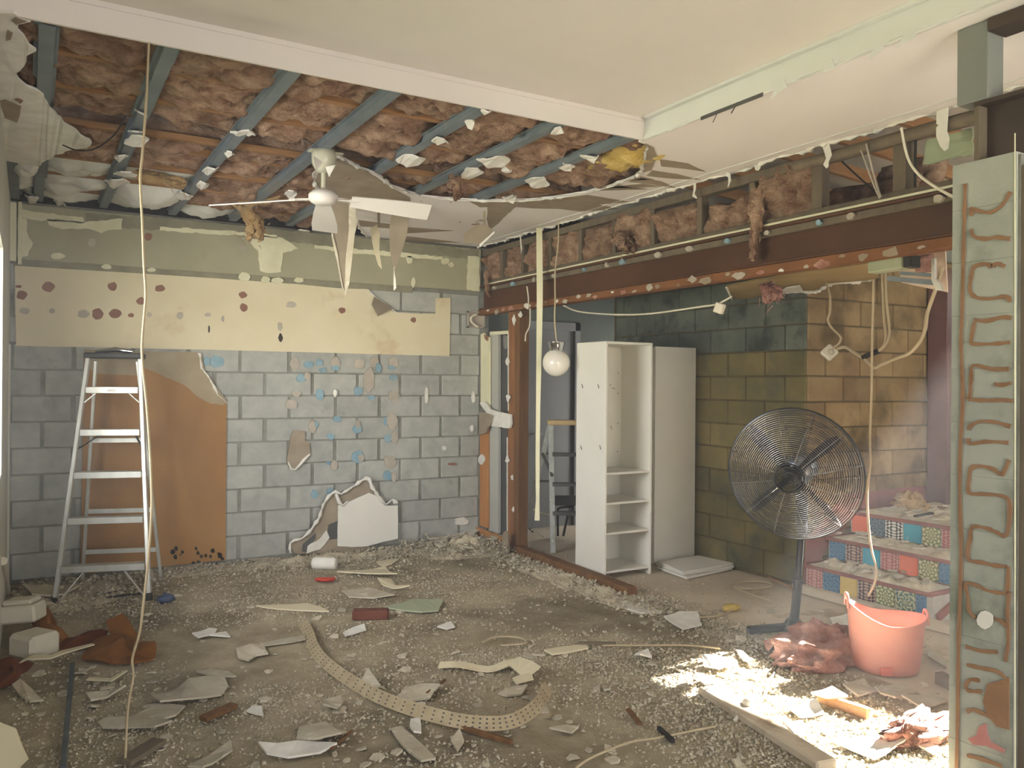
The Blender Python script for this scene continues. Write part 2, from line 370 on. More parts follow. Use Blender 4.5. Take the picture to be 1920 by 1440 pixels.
def rag(pts, amp, step, seed=0):
    """break a polygon's edges into small steps and make them ragged (world points)"""
    R = random.Random(seed); out = []; L = len(pts)
    for i in range(L):
        a, b = Vector(pts[i]), Vector(pts[(i+1) % L]); n = max(1, int((b-a).length/step)); t = b-a
        d = t.normalized() if t.length else t
        for k in range(n):
            p = a+t*(k/n)
            if k: p = p + Vector((R.uniform(-1, 1), R.uniform(-1, 1), R.uniform(-1, 1)))*amp - d*0
            out.append(p)
    return out
def ragopen(pts, amp, step, seed=0):
    k = sum(max(1, int((Vector(pts[i+1])-Vector(pts[i])).length/step)) for i in range(len(pts)-1)); return rag(pts, amp, step, seed)[:k]+[Vector(pts[-1])]
def flatX(pts, X): return [Vector((X, p[1], p[2])) for p in pts]
def flatY(pts, Y): return [Vector((p[0], Y, p[2])) for p in pts]
def flatZ(pts, Z): return [Vector((p[0], p[1], Z)) for p in pts]
def smooth(pts, n=4):
    pts = [Vector(p) for p in pts]; out = []
    for i in range(len(pts)-1):
        p0, p1, p2, p3 = pts[max(i-1, 0)], pts[i], pts[i+1], pts[min(i+2, len(pts)-1)]
        for k in range(n):
            t = k/n
            out.append(.5*((2*p1)+(p2-p0)*t+(2*p0-5*p1+4*p2-p3)*t*t+(3*p1-p0-3*p2+p3)*t**3))
    out.append(pts[-1]); return out
def disc(cx, cy, rx, ry, n=10, seed=0, amp=.18):
    R = random.Random(seed); return [(cx+rx*math.cos(2*math.pi*i/n)*(1+R.uniform(-amp, amp)), cy+ry*math.sin(2*math.pi*i/n)*(1+R.uniform(-amp, amp))) for i in range(n)]
XL, XR, YB_, ZC = -.13, 3.82, 7.2, 2.857      # left wall, right wall line, back wall, lower ceiling
XA, YH = 5.06, 4.275                           # hall wall, wall behind the steps
BX, BY, ZU = 2.885, 3.54, 2.975                # bulkhead lines and upper ceiling
# ------------------------------------------------------------------ floor
structure('floor', MB().box((-.5, -3, -.12), (3.83, 7.4, 0)), 'floor')
structure('floor_hall', MB().box((3.83, -3, -.12), (8, 7.6, -.003)), 'hallfloor')
# ------------------------------------------------------------------ back wall: mortar bed, blocks, band, adhesive
wb = structure('wall_back', MB().box((XL, YB_+.004, 0), (XR+.1, YB_+.2, 2.9)), 'mortar')
blk = MB().box((-.194, -.006, -.0945), (.194, .03, .0945), .006); bm_ = mesh_of('block', blk, K['block'], Vector()); fixn(bm_)
x0 = onY(862.7, 762, YB_).x; dz = .1975
for r in range(12):
    zc = .025+dz*(r+.5); sh = 0 if r % 2 == 1 else .5
    for c in range(-1, 13):
        xc = x0 - .415*(c-1+sh); xa, xb = xc-.194, xc+.194
        if xb < XL+.08 or xa > XR-.02: continue
        if xa < XL or xb > XR:
            xa, xb = max(xa, XL), min(xb, XR); m2 = mesh_of('block', MB().box((-(xb-xa)/2, -.006, -.0945), ((xb-xa)/2, .03, .0945), .006), K['block'], Vector()); fixn(m2)
            piece('block', m2, ((xa+xb)/2, YB_, zc), wb)
        else:
            piece('block', bm_, (xc+random.uniform(-.004, .004), YB_-random.uniform(0, .003), zc), wb)
# band along the top of the back wall
part('bond_beam', MB().box((XL+.02, YB_-.035, 2.425), (XR-.005, YB_+.02, 2.84), .006), 'band', wb)
part('render_strip', MB().box((XL+.02, YB_-.02, 2.37), (3.1, YB_+.02, 2.424)), 'bandgrey', wb)
def bandpoly(px, y, m, th=.006, name='plaster_flake', amp=.006, seed=1):
    p = [onY(a, b, y) for a, b in px]; return part(name, MB().plate(flatY(rag(p, amp, .03, seed), y), (0, -1, 0), th), m, wb)
yb = YB_-.041
bandpoly([(36, 392), (90, 400), (156, 407), (158, 418), (120, 416), (60, 412), (34, 406)], yb, 'peel', .014)
bandpoly([(88, 410), (150, 416), (230, 410), (228, 430), (200, 432), (190, 437), (160, 428), (118, 430), (92, 422)], yb, 'peel', .012, seed=2)
bandpoly([(32, 408), (50, 410), (52, 440), (62, 455), (52, 480), (34, 484)], yb, 'peel', .006, seed=3)
bandpoly([(478, 440), (530, 446), (560, 466), (530, 475), (527, 510), (500, 512), (488, 508), (484, 470), (470, 455)], yb, 'peel', .006, seed=4)
bandpoly([(877, 480), (899, 482), (899, 546), (876, 543)], yb, 'peel', .008, seed=5)
bandpoly([(160, 425), (400, 436), (640, 465), (830, 480), (898, 487), (898, 470), (700, 448), (500, 428), (300, 408), (160, 400)], YB_-.038, 'bandgrey', .003, 'render_patch', .008, 6)
bandpoly([(300, 425), (420, 432), (520, 441), (520, 446), (420, 440), (300, 432)], yb, 'peel', .008, seed=7)
bandpoly([(590, 459), (660, 466), (760, 474), (830, 482), (830, 487), (740, 481), (650, 474), (590, 466)], yb, 'peel', .008, seed=8)
for i, (x, y, rx, ry, m) in enumerate([(278, 444, 7, 8, 'redad'), (455, 464, 7, 6, 'greyad'), (775, 530, 4, 9, 'peel'), (768, 487, 6, 8, 'peel'), (835, 490, 8, 6, 'peel'), (846, 496, 5, 5, 'peel'),
        (108, 480, 14, 6, 'peel'), (172, 455, 8, 9, 'greyad'), (459, 519, 12, 9, 'peel'), (498, 524, 9, 7, 'peel'), (520, 526, 12, 6, 'peel'), (560, 525, 9, 5, 'peel'), (284, 506, 9, 4, 'peel'), (200, 500, 10, 5, 'peel')]):
    p = [onY(a, b, yb) for a, b in disc(x, y, rx, ry, 9, i)]; part('plaster_dab', MB().plate(p, (0, -1, 0), .008), m, wb)
# cream sheet of plasterboard still fixed to the wall
ys = YB_-.022
cs = solo('plasterboard_sheet', MB().plate(flatY(rag([onY(a, b, ys) for a, b in [(30, 648), (28, 498), (300, 515), (560, 533), (640, 541), (688, 542), (700, 555), (712, 566), (738, 585), (780, 588), (817, 588), (818, 559), (845, 558), (843, 668), (600, 661), (300, 654)]], .002, .2, 3), ys), (0, -1, 0), .013), 'cream',
    'wide cream plasterboard sheet across the grey block wall, torn at its upper corner', 'plasterboard')
for i, (x, y, rx, ry, m) in enumerate([(41, 553, 11, 9, 'redad'), (35, 537, 6, 3, 'redad'), (90, 538, 13, 10, 'redad'), (211, 537, 10, 8, 'redad'), (264, 565, 8, 8, 'redad'), (300, 541, 11, 7, 'redad'), (455, 553, 8, 6, 'redad'), (457, 577, 8, 8, 'redad'),
        (546, 571, 10, 7, 'greyad'), (642, 582, 7, 6, 'redad'), (46, 583, 10, 6, 'greyad'), (98, 583, 6, 5, 'greyad'), (156, 588, 11, 9, 'greyad'), (183, 588, 11, 11, 'redad'), (216, 588, 11, 9, 'redad'), (246, 591, 6, 4, 'redad'), (280, 590, 5, 5, 'greyad'),
        (338, 592, 7, 7, 'greyad'), (390, 590, 6, 4, 'greyad'), (418, 598, 3, 6, 'greyad'), (392, 617, 2, 7, 'mould'), (525, 612, 5, 9, 'greyad'), (526, 633, 4, 8, 'mould'), (775, 600, 5, 5, 'redad')]):
    p = [onY(a, b, ys-.001-.0003*(i % 5)) for a, b in disc(x, y, rx, ry, 10, i+40)]; part('adhesive_patch', MB().plate(p, (0, -1, 0), .002), m, cs)
part('torn_flap', MB().plate([onY(702, 556, ys-.01), onY(736, 578, ys-.03), onY(709, 593, ys-.05), onY(697, 570, ys-.03)], (0, -1, .2), .004), 'paperdark', cs, 'brown folded torn corner')
part('torn_core', MB().tube([onY(a, b, ys-.004) for a, b in [(690, 543), (705, 558), (720, 568), (740, 584), (746, 588)]], .006, 5), 'gyp', cs)
# orange hardboard and the smeared grey board behind the ladder
oy = YB_-.03
ob = solo('hardboard_panel', MB().plate([onY(a, b, oy) for a, b in [(158, 656), (300, 660), (372, 662), (380, 700), (405, 742), (425, 757), (423, 1050), (150, 1078)]], (0, -1, 0), .02), 'orange',
    'orange brown hardboard panel against the block wall behind the stepladder', 'panel')
part('smeared_board', MB().plate(flatY(rag([onY(a, b, oy) for a, b in [(158, 655), (378, 661), (382, 690), (392, 705), (404, 725), (425, 750), (420, 760), (395, 757), (372, 745), (345, 722), (300, 702), (270, 690), (262, 705), (180, 700), (166, 690)]], .004, .05, 2), oy-.004), (0, -1, 0), .006), 'smudge', ob, 'grey smeared upper layer')
part('broken_edge', MB().crust([onY(a, b, oy-.004) for a, b in [(374, 662), (378, 690), (388, 702), (400, 722), (408, 740), (418, 748), (426, 756)]], .004, .016, .02, 2), 'gyp', ob, 'white broken plaster edge')
md = MB()
for i in range(26):
    x, y = random.uniform(310, 420), random.uniform(1028, 1058); y += (365-x)*.06*(x < 330); s_ = random.uniform(1, 5)
    md.plate([onY(a, b, oy-.0025) for a, b in disc(x, y, s_, s_*1.2, 6, i)], (0, -1, 0), .002)
mo = part('mould_spots', md, 'mould', ob); mo['kind'] = 'stuff'
# adhesive dabs and plaster leftovers on the blocks
yd = YB_-.018
for i, (x, y, rx, ry, m) in enumerate([(407, 678, 14, 11, 'bluead'), (388, 677, 6, 9, 'bluead'), (553, 682, 9, 11, 'greyad'), (578, 684, 9, 7, 'bluead'), (599, 680, 7, 7, 'bluead'), (629, 681, 9, 11, 'greyad'), (629, 690, 8, 5, 'bluead'), (674, 682, 10, 10, 'greyad'), (710, 690, 6, 9, 'bluead'), (702, 678, 9, 11, 'greyad'),
        (738, 680, 10, 9, 'greyad'), (734, 689, 7, 4, 'bluead'), (606, 694, 7, 5, 'bluead'), (564, 709, 8, 9, 'bluead'), (576, 705, 6, 7, 'greyad'), (737, 708, 8, 5, 'bluead'), (672, 733, 8, 9, 'bluead'), (692, 712, 10, 22, 'greyad'), (697, 746, 7, 5, 'bluead'), (600, 739, 8, 11, 'bluead'), (738, 743, 10, 12, 'greyad'),
        (632, 786, 8, 6, 'bluead'), (586, 800, 7, 13, 'greyad'), (594, 796, 4, 6, 'bluead'), (670, 805, 9, 8, 'bluead'), (671, 795, 5, 7, 'greyad'), (735, 790, 10, 16, 'greyad'), (724, 790, 5, 8, 'bluead'), (728, 822, 7, 8, 'bluead'), (740, 820, 6, 13, 'greyad'), (620, 818, 7, 6, 'bluead'),
        (671, 857, 11, 12, 'bluead'), (677, 859, 6, 7, 'greyad'), (627, 872, 7, 11, 'greyad'), (616, 868, 4, 4, 'bluead'), (731, 866, 11, 13, 'greyad'), (727, 892, 8, 10, 'bluead'), (739, 893, 5, 11, 'greyad'), (590, 927, 7, 9, 'bluead'), (620, 922, 7, 8, 'bluead'), (546, 758, 11, 10, 'greyad'), (556, 738, 9, 6, 'greyad'),
        (800, 741, 3, 14, 'gyp'), (888, 744, 3, 11, 'gyp'), (885, 803, 3, 6, 'gyp'), (833, 840, 4, 5, 'gyp'), (866, 978, 13, 8, 'gyp'), (849, 870, 8, 3, 'redad')]):
    p = [onY(a, b, yd-.0006*(i % 9)) for a, b in disc(x, y, rx, ry, 10, i+90)]; part('adhesive_dab', MB().plate(p, (0, -1, 0), .014), m, wb)
def walled(name, px, d, m, label, cat, th=.012, seed=1, amp=.004):
    p = [onY(a, b, YB_-d) for a, b in px]; return solo(name, MB().plate(flatY(rag(p, amp, .04, seed), YB_-d), (0, -1, 0), th), m, label, cat)
f1 = walled('plaster_fragment', [(551, 807), (572, 808), (572, 826), (580, 829), (582, 850), (573, 862), (565, 871), (552, 881), (541, 876), (539, 855), (543, 835), (546, 815)], .032, 'paper', 'brown backed plasterboard fragment stuck alone on the block wall', 'plaster fragment', .016)
part('broken_edge', MB().tube([onY(a, b, YB_-.036) for a, b in [(540, 866), (546, 879), (553, 881), (562, 872), (570, 862), (581, 852)]], [.006, .012, .009, .012, .015, .008], 6), 'gyp', f1, 'white broken edge')
solo('plaster_nub', MB().blob(onY(629, 737, YB_-.03), .02, .016, .035, 4), 'gyp', 'small white plaster nub stuck in a joint high on the block wall', 'plaster fragment')
# torn plasterboard and the clean white face standing at the foot of the back wall
tb = empty('broken_plasterboard', 'torn plasterboard remnant standing at the foot of the block wall with white face', 'plasterboard', onY(690, 1030, YB_-.06)*1)
def pl(name, px, d, th, m, lab=None, seed=1, amp=.004):
    p = [onY(a, b, YB_-d) for a, b in px]; return part(name, MB().plate(flatY(rag(p, amp, .04, seed), YB_-d), (0, -1, 0), th), m, tb, lab)
pl('white_face', [(633, 1024), (634, 948), (648, 944), (692, 924), (706, 930), (722, 948), (746, 948), (746, 1010), (718, 1016), (690, 1024), (660, 1026)], .075, .012, 'white', 'clean white sheet with a square edge', 3, .0015)
pl('torn_backing', [(551, 1038), (545, 1018), (556, 1012), (575, 1002), (598, 972), (610, 940), (622, 925), (640, 930), (660, 917), (680, 900), (689, 897), (697, 912), (700, 924), (716, 940), (722, 948), (690, 1030), (640, 1038), (590, 1038)], .055, .014, 'paper', 'brown torn backing', 4, .005)
pl('torn_layer', [(600, 1030), (575, 1038), (577, 1024), (600, 1010), (612, 994), (618, 1008), (608, 1022)], .07, .008, 'gyp', None, 5)
pl('hole_shade_plate', [(616, 984), (634, 976), (634, 1010), (618, 1012), (614, 998)], .06, .004, 'dkgrey', None, 6)  # dark plates stand in for the shade inside torn openings
pl('hole_shade_plate', [(566, 1034), (568, 1020), (580, 1010), (592, 1000), (592, 1010), (580, 1026), (576, 1036)], .06, .004, 'dkgrey', None, 7)
e = MB()
e.crust([onY(a, b, YB_-.075) for a, b in [(544, 1036), (543, 1020), (552, 1013), (566, 1010), (580, 998), (598, 972), (606, 948), (616, 930), (628, 922), (640, 926), (655, 917), (672, 905), (684, 896), (692, 898), (698, 914), (706, 924), (716, 940), (724, 945), (735, 936), (745, 944)]], .007, .026, .03, 3)
e.tube([onY(a, b, YB_-.078) for a, b in [(630, 926), (636, 942), (643, 948), (652, 940)]], [.015, .02, .014, .008], 6)
part('broken_edge', e, 'gyp', tb, 'white crumbly broken edge')
# roll of paper lying near the wall
c0 = onZ(590, 1058, .05); c1 = onZ(618, 1056, .05); ax = (c1-c0).normalized(); ax = Vector((.8, -.6, 0))
solo('plaster_roll', MB().lathe(onZ(608, 1056, .05)-ax*.1, ax, [(.0, .0), (.045, .005), (.05, .02), (.05, .18), (.043, .2), (0, .195)], 18, False), 'gyp', 'white rolled cylinder lying on the rubble before the torn white board', 'roll')
# junction box and conduit near the corner
jb = empty('junction_box', 'open square junction box on block wall beside the brown door post', 'junction box', onY(888, 600, YB_-.03))
mb = MB(); a0 = onY(874, 584, YB_); a1 = onY(905, 616, YB_)
for lo, hi in (((a0.x, a1.z), (a0.x+.012, a0.z)), ((a1.x-.012, a1.z), (a1.x, a0.z)), ((a0.x, a0.z-.012), (a1.x, a0.z)), ((a0.x, a1.z), (a1.x, a1.z+.012))):
    mb.box((lo[0], YB_-.045, lo[1]), (hi[0], YB_-.006, hi[1]))
mb.box((a0.x, YB_-.012, a1.z), (a1.x, YB_-.006, a0.z)); part('box', mb, 'greyad', jb)
part('wire_end', MB().tube(smooth([onY(a, b, YB_-.05) for a, b in [(893, 590), (884, 594), (883, 602), (890, 609), (896, 613)]], 3), .011, 6), 'cordwhite', jb, 'white curled cable end')
# ------------------------------------------------------------------ left wall with an assumed window, rear wall with an assumed opening, assumed lawn
lw = structure('wall_left', MB().box((XL-.15, -3, 0), (XL, 3.35, 3.05)).box((XL-.15, 5.35, 0), (XL, 7.4, 3.05)).box((XL-.15, 3.35, 0), (XL, 5.35, 1.0)).box((XL-.15, 3.35, 2.25), (XL, 5.35, 3.05)), 'wallpaint')
m = MB()
for y in (3.37, 4.35, 5.33): m.box((XL-.12, y-.02, 1.0), (XL-.08, y+.02, 2.25))
for z in (1.02, 2.23): m.box((XL-.12, 3.35, z-.02), (XL-.08, 5.35, z+.02))
solo('assumed_window', m, 'alu', kind='structure', org=Vector((0, 0, 0)))  # unseen window, assumed from the light arriving on the left
structure('wall_rear', MB().box((-.3, -2.75, 0), (0, -2.6, 3.05)).box((3.1, -2.75, 0), (8, -2.6, 3.05)).box((0, -2.75, 2.4), (3.1, -2.6, 3.05)), 'wallpaint')  # door opening is unseen, assumed from the light behind the camera
structure('assumed_lawn', MB().box((-14, -12, -.5), (-.6, 14, -.3)), 'grass')  # unseen lawn, assumed from the greenish light on that side
# left edge of the back room: corner bead, plasterboard return
m = MB().box((XL, 6.9, 0), (XL+.012, 7.2, 1.78)); structure('trim_1', m, 'wallpaint')
structure('trim_2', MB().box((XL+.0, 7.1, 2.40), (XL+.04, 7.16, 2.83)).box((XL+.05, 7.12, 2.38), (XL+.075, 7.165, 2.84)), 'peel')
# ------------------------------------------------------------------ upper ceiling (tray) and its bulkhead
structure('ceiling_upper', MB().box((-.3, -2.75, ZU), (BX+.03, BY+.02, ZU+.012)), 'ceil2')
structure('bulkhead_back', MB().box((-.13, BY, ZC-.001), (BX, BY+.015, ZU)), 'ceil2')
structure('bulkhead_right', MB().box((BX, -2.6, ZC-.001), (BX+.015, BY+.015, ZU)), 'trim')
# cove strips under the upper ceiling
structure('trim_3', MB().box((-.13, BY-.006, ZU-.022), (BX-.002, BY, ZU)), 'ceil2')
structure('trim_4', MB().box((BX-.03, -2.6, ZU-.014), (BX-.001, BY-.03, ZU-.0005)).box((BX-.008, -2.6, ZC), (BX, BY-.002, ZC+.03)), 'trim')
# ------------------------------------------------------------------ lower ceiling, torn open
Z = lambda *ps: [onZ(x, y, ZC) for x, y in ps]
edge_r = [Vector((3.79+random.uniform(-.035, .02), 7.15-.1*i, ZC)) for i in range(0, 82)]
hole = Z((1214, 272), (1200, 325), (1150, 347), (1100, 361), (1040, 370), (990, 375), (943, 376), (880, 375), (830, 372), (790, 368), (765, 360), (735, 349), (712, 330), (690, 320), (660, 306), (634, 292), (596, 300), (588, 330), (592, 352), (600, 372), (628, 395), (668, 412), (672, 424), (690, 446), (720, 452), (760, 457))
main = [Vector((BX, BY+.05, ZC))] + [Vector((BX+.012, -2.6, ZC)), Vector((3.79, -2.6, ZC)), Vector((3.8, -1, ZC))] + edge_r[::-1] + [Vector((3.5, YB_-.04, ZC)), Vector((2.9, YB_-.04, ZC))] + [p for p in reversed(ragopen(hole, .012, .06, 5))]
main = [p for p in main]
ce = structure('ceiling', MB().plate(flatZ(main, ZC), (0, 0, -1), .012), 'ceil')
left = Z((4, 28), (26, 24), (40, 34), (58, 40), (33, 46), (34, 58), (45, 68), (68, 95), (50, 104), (46, 122), (38, 132), (28, 138), (36, 150), (50, 162), (72, 170), (84, 186), (104, 212), (128, 236), (172, 268), (160, 278), (122, 284), (84, 302), (70, 311), (40, 306), (6, 300))
left[0].y = BY+.02; left[-1].x = left[0].x = XL-.01
part('torn_board', MB().plate(rag(flatZ(left, ZC-.002), .008, .05, 8), (0, 0, -1), .012), 'gyp', ce)
# torn edge pieces: white crumbly rims, brown torn paper
m = MB(); rim = ragopen(hole[:24], .006, .05, 6); m.crust(flatZ(rim, ZC-.004), .003, .018, .025, 7); part('torn_edge', m, 'gyp', ce)
m = MB(); m.crust([p+Vector((0, 0, -.003)) for p in edge_r[:78]], .003, .022, .025, 8); part('torn_edge', m, 'gyp', ce)
def tp(px, m='paper', z=ZC-.0035, th=.003, name='torn_paper', amp=.004, seed=3, lab=None):
    return part(name, MB().plate(flatZ(rag(Z(*px), amp, .06, seed), z), (0, 0, -1), th), m, ce, lab)
tp([(628, 293), (660, 307), (690, 322), (735, 352), (768, 370), (772, 392), (735, 385), (690, 377), (640, 370), (603, 366), (592, 340), (600, 302)])
tp([(880, 377), (943, 379), (1040, 373), (1100, 365), (1180, 378), (1120, 383), (1160, 391), (1090, 396), (1050, 391), (1000, 390), (950, 386), (900, 388)])
tp([(915, 386), (968, 387), (950, 402), (935, 418), (918, 430), (912, 410)], 'paper')
tp([(1115, 357), (1213, 354), (1165, 347), (1152, 346)]); tp([(1237, 298), (1290, 306), (1322, 321), (1287, 316), (1240, 311)])
tp([(1223, 319), (1270, 326), (1313, 336), (1260, 334), (1212, 329)]); tp([(1204, 333), (1240, 340), (1272, 353), (1225, 345), (1178, 340)])
tp([(1120, 352), (1205, 344), (1240, 349), (1170, 352)])
tp([(1180, 338), (1226, 336), (1205, 331), (1196, 330)], seed=9)
tp([(761, 425), (850, 432), (761, 437)]); tp([(757, 442), (862, 454), (757, 454)]); tp([(672, 412), (735, 420), (738, 428), (676, 424)], 'paper')
tp([(668, 388), (740, 398), (742, 403), (668, 393)], 'gyp', ZC-.006); tp([(668, 402), (742, 414), (742, 417), (668, 407)], 'gyp', ZC-.006)
tp([(0, 186), (10, 184), (40, 198), (38, 212), (32, 228), (0, 216)], 'paper', ZC-.006); tp([(14, 54), (24, 60), (20, 72), (12, 74)], 'paper', ZC-.006); tp([(30, 30), (50, 38), (30, 44), (22, 36)], 'paper', ZC-.006)
tp([(1210, 268), (1226, 276), (1232, 292), (1222, 318), (1206, 322), (1212, 300)], 'paper', ZC-.005, seed=12)
# cornice line along the right edge of the ceiling
part('cornice_line', MB().box((3.68, -2.6, ZC-.004), (3.692, 7.1, ZC)), 'trim', ce)
# dangling scraps along the right edge
for i, (x, y, wd, ln) in enumerate([(1545, 285, .05, .1), (1300, 345, .03, .11), (1364, 318, .03, .12), (1500, 258, .05, .06), (1765, 232, .07, .14), (975, 452, .03, .12), (1052, 385, .02, .06), (1420, 300, .06, .07)]):
    p = onX(x, y, 3.77); q = [p+Vector((0, random.uniform(-.02, .02), -ln*t)) + Vector((-.03*t*t, -.05*t, 0)) for t in (0, .35, .7, 1)]
    q[0].z = ZC-.002
    part('hanging_scrap', MB().ribbon(q, Vector((.2, 1, 0)), [wd, wd*.9, wd*.8, wd*.3], .003), 'gyp', ce)
# scraps hanging from the tray edge on the right
for i, (x, y) in enumerate([(1560, 128), (1650, 98), (1470, 170), (1712, 70)]):
    p = onX(x, y-6, BX-.01); q = [Vector((BX-.012, p.y+random.uniform(-.02, .02)+.05*t, ZC+.004-[.02, .035, .05, .03][i]*t)) for t in (0, .5, 1)]
    part('hanging_scrap', MB().ribbon(q, Vector((0, 1, 0)), [.05, .03, .008], .003), 'trim', ce)
tre = MB().crust([(BX-.003, BY-.02-.08*k, ZC+random.uniform(-.004, .004)) for k in range(1, 26)], .002, .011, .03, 9); part('torn_edge', tre, 'trim', ce)
p = [onX(x, y, BX-.02) for x, y in [(1312, 226), (1345, 212), (1380, 197), (1428, 179)]]
part('loose_trim', MB().ribbon([Vector((BX-.012, q.y, ZC-.01)) for q in p], Vector((0, 0, 1)), .018, .004).tube([(BX-.01, p[1].y, ZC), (BX-.03, p[1].y+.02, ZC-.06)], .003, 4).tube([(BX-.01, p[2].y, ZC), (BX-.03, p[2].y+.02, ZC-.05)], .003, 4), 'dkgrey', ce, 'dark loose strip')
# hanging paper strips and flaps (each hangs by itself)
def hang(name, quads, label, cat='torn paper'):
    t = top = None
    for px, D, m, pn in quads:
        pts = [onD(x, y, D) for x, y in px]
        if t is None: t = empty(name, label, cat, pts[0])
        part(pn, MB().plate(rag(pts, .003, .08, len(px)), -FW, .004), m, t)
        if top is None: top = max(pts, key=lambda q: q.z)
    if top.z < ZC: part('hinge', MB().beam(top-UP*.03, (top.x, top.y, ZC+.001), .02, .004, up=FW), 'paperdark', t)
    return t
D1 = 6.02
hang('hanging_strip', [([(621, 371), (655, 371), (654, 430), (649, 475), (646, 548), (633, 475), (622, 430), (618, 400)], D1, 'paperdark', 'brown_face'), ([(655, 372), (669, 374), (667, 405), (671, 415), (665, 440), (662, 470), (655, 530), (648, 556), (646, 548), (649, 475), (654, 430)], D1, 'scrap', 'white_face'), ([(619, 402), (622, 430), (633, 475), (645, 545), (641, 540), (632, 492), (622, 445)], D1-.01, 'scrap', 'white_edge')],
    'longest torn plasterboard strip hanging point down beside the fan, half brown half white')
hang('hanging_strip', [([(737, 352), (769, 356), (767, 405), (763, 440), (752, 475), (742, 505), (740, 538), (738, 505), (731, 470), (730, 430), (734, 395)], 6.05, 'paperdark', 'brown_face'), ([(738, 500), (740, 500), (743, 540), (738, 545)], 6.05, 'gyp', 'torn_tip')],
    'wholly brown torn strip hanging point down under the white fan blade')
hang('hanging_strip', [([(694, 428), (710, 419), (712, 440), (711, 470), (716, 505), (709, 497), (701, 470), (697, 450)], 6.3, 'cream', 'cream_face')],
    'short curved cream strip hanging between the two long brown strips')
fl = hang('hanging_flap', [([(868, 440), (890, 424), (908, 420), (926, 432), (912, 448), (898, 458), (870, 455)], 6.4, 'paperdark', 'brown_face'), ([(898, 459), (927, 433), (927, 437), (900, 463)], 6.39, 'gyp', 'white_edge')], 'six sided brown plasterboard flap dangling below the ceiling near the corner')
# ------------------------------------------------------------------ above the torn ceiling: battens, joists, batts, dark void
structure('sky_block_roof', MB().box((XL-.15, -2.75, 3.5), (8, 7.5, 3.6)), 'dark')  # unseen slab added to block the sky above the ceilings
structure('attic_shade_lining', MB().box((XL, BY+.02, 3.42), (3.9, 7.3, 3.44)), 'dark')  # near black sheet, the void's shade painted into its colour
structure('wall_leak_block', MB().box((XL-.15, 7.2, 2.86), (8, 7.3, 3.5)), 'dark')  # unseen wall added to stop light leaking over the back wall
structure('wall_attic', MB().box((BX+.02, BY+.02, ZC+.02), (BX+.03, BY+.03, 3.1)).box((XL, BY+.018, ZC+.02), (BX, BY+.03, 3.12)), 'timber')
def woolly(mb, pts, wid, R, n=7):
    base = smooth(pts, 5); L = len(base)
    for i in range(n+9):
        sh = Vector((R.uniform(-1, 1), R.uniform(-1, 1), R.uniform(-.5, .5)))*wid*(.55 if i else 0); k0 = R.randint(0, max(0, L-5)) if i > 3 else 0
        q = [p + sh + Vector((R.uniform(-1, 1), R.uniform(-1, 1), R.uniform(-.5, .5)))*wid*.16 for p in base[k0:k0+R.randint(4, L)]]
        if len(q) < 3: continue
        m_ = len(q); rs = [wid*(.6 if i == 0 else R.uniform(.14, .3))*(.45+.6*math.sin(3.0*k/m_+.2)) for k in range(m_)]; rs[-1] *= .2
        mb.tube(q, rs, 8)
    for k in range(len(mb.v)): mb.v[k] = mb.v[k] + noise.noise_vector(mb.v[k]*25)*wid*.22 + noise.noise_vector(mb.v[k]*80)*wid*.14
    for i in range(40):
        p = base[R.randrange(L)]+Vector((R.gauss(0, 1), R.gauss(0, 1), R.gauss(0, .6)))*wid*.45; d = Vector((R.gauss(0, 1), R.gauss(0, 1), R.gauss(-.5, .8)))*wid*.3
        mb.tube([p, p+d*.5+Vector((0, 0, -.06))*wid, p+d+Vector((0, 0, -.2))*wid], [wid*.05, wid*.035, wid*.008], 4, False)
for i, (x, ya, yb2) in enumerate([(-.1, 5.9, 7.15), (.05, 3.6, 7.15), (.487, BY+.02, 7.15), (.985, BY+.02, 7.15), (1.456, BY+.02, 7.15), (1.915, BY+.02, 7.1), (2.37, BY+.02, 6.2), (2.83, BY+.02, 5.6)]):
    m = MB().box((x-.028, ya, ZC+.006), (x+.028, yb2, ZC+.012)).box((x-.03, ya, ZC+.012), (x-.024, yb2, ZC+.045)).box((x+.024, ya, ZC+.012), (x+.03, yb2, ZC+.045)).box((x-.045, ya, ZC+.04), (x-.024, yb2, ZC+.045)).box((x+.024, ya, ZC+.04), (x+.045, yb2, ZC+.045))
    nm = ['against the window wall', 'second from the window wall', 'above the stepladder', 'before the fan dome', 'just over the fan dome', 'first beyond the fan towards the beam', 'crossed by the largest white scraps', 'ending at the yellow wool'][i]
    solo('ceiling_batten', m, 'bluesteel', 'blue grey steel ceiling batten in the torn opening, ' + nm.replace('left of', 'next to'), 'batten', 'steel battens across the torn ceiling')
for i, y in enumerate([4.0, 4.45, 5.08, 5.35, 5.85, 6.35, 6.85]):
    solo('ceiling_joist', MB().box((XL+.02, y-.022, ZC+.05), (3.7, y+.022, ZC+.085), .003), 'timber', 'orange pine joist crossing above the steel battens, ' + ['first in from the white bulkhead', 'second in from the bulkhead', 'beside the long dark gap', 'just beyond the long dark gap', 'over the hanging wool', 'second out from the block wall', 'closest to the block wall'][i], 'joist', 'pine joists above the torn ceiling')
rows = [(BY+.07, 3.98), (4.02, 4.43), (4.47, 4.76), (5.10, 5.34), (5.37, 5.83), (5.87, 6.33), (6.37, 6.83), (6.87, 7.15)]
bat = [-.1, .05, .487, .985, 1.456, 1.915, 2.37, 2.83, 3.5]
sd = 0
rn = ['along the white bulkhead', 'second row from the bulkhead', 'third row from the bulkhead', 'just beyond the dark gap', 'fifth row from the bulkhead', 'third row from the block wall', 'second row from the block wall', 'along the block wall']
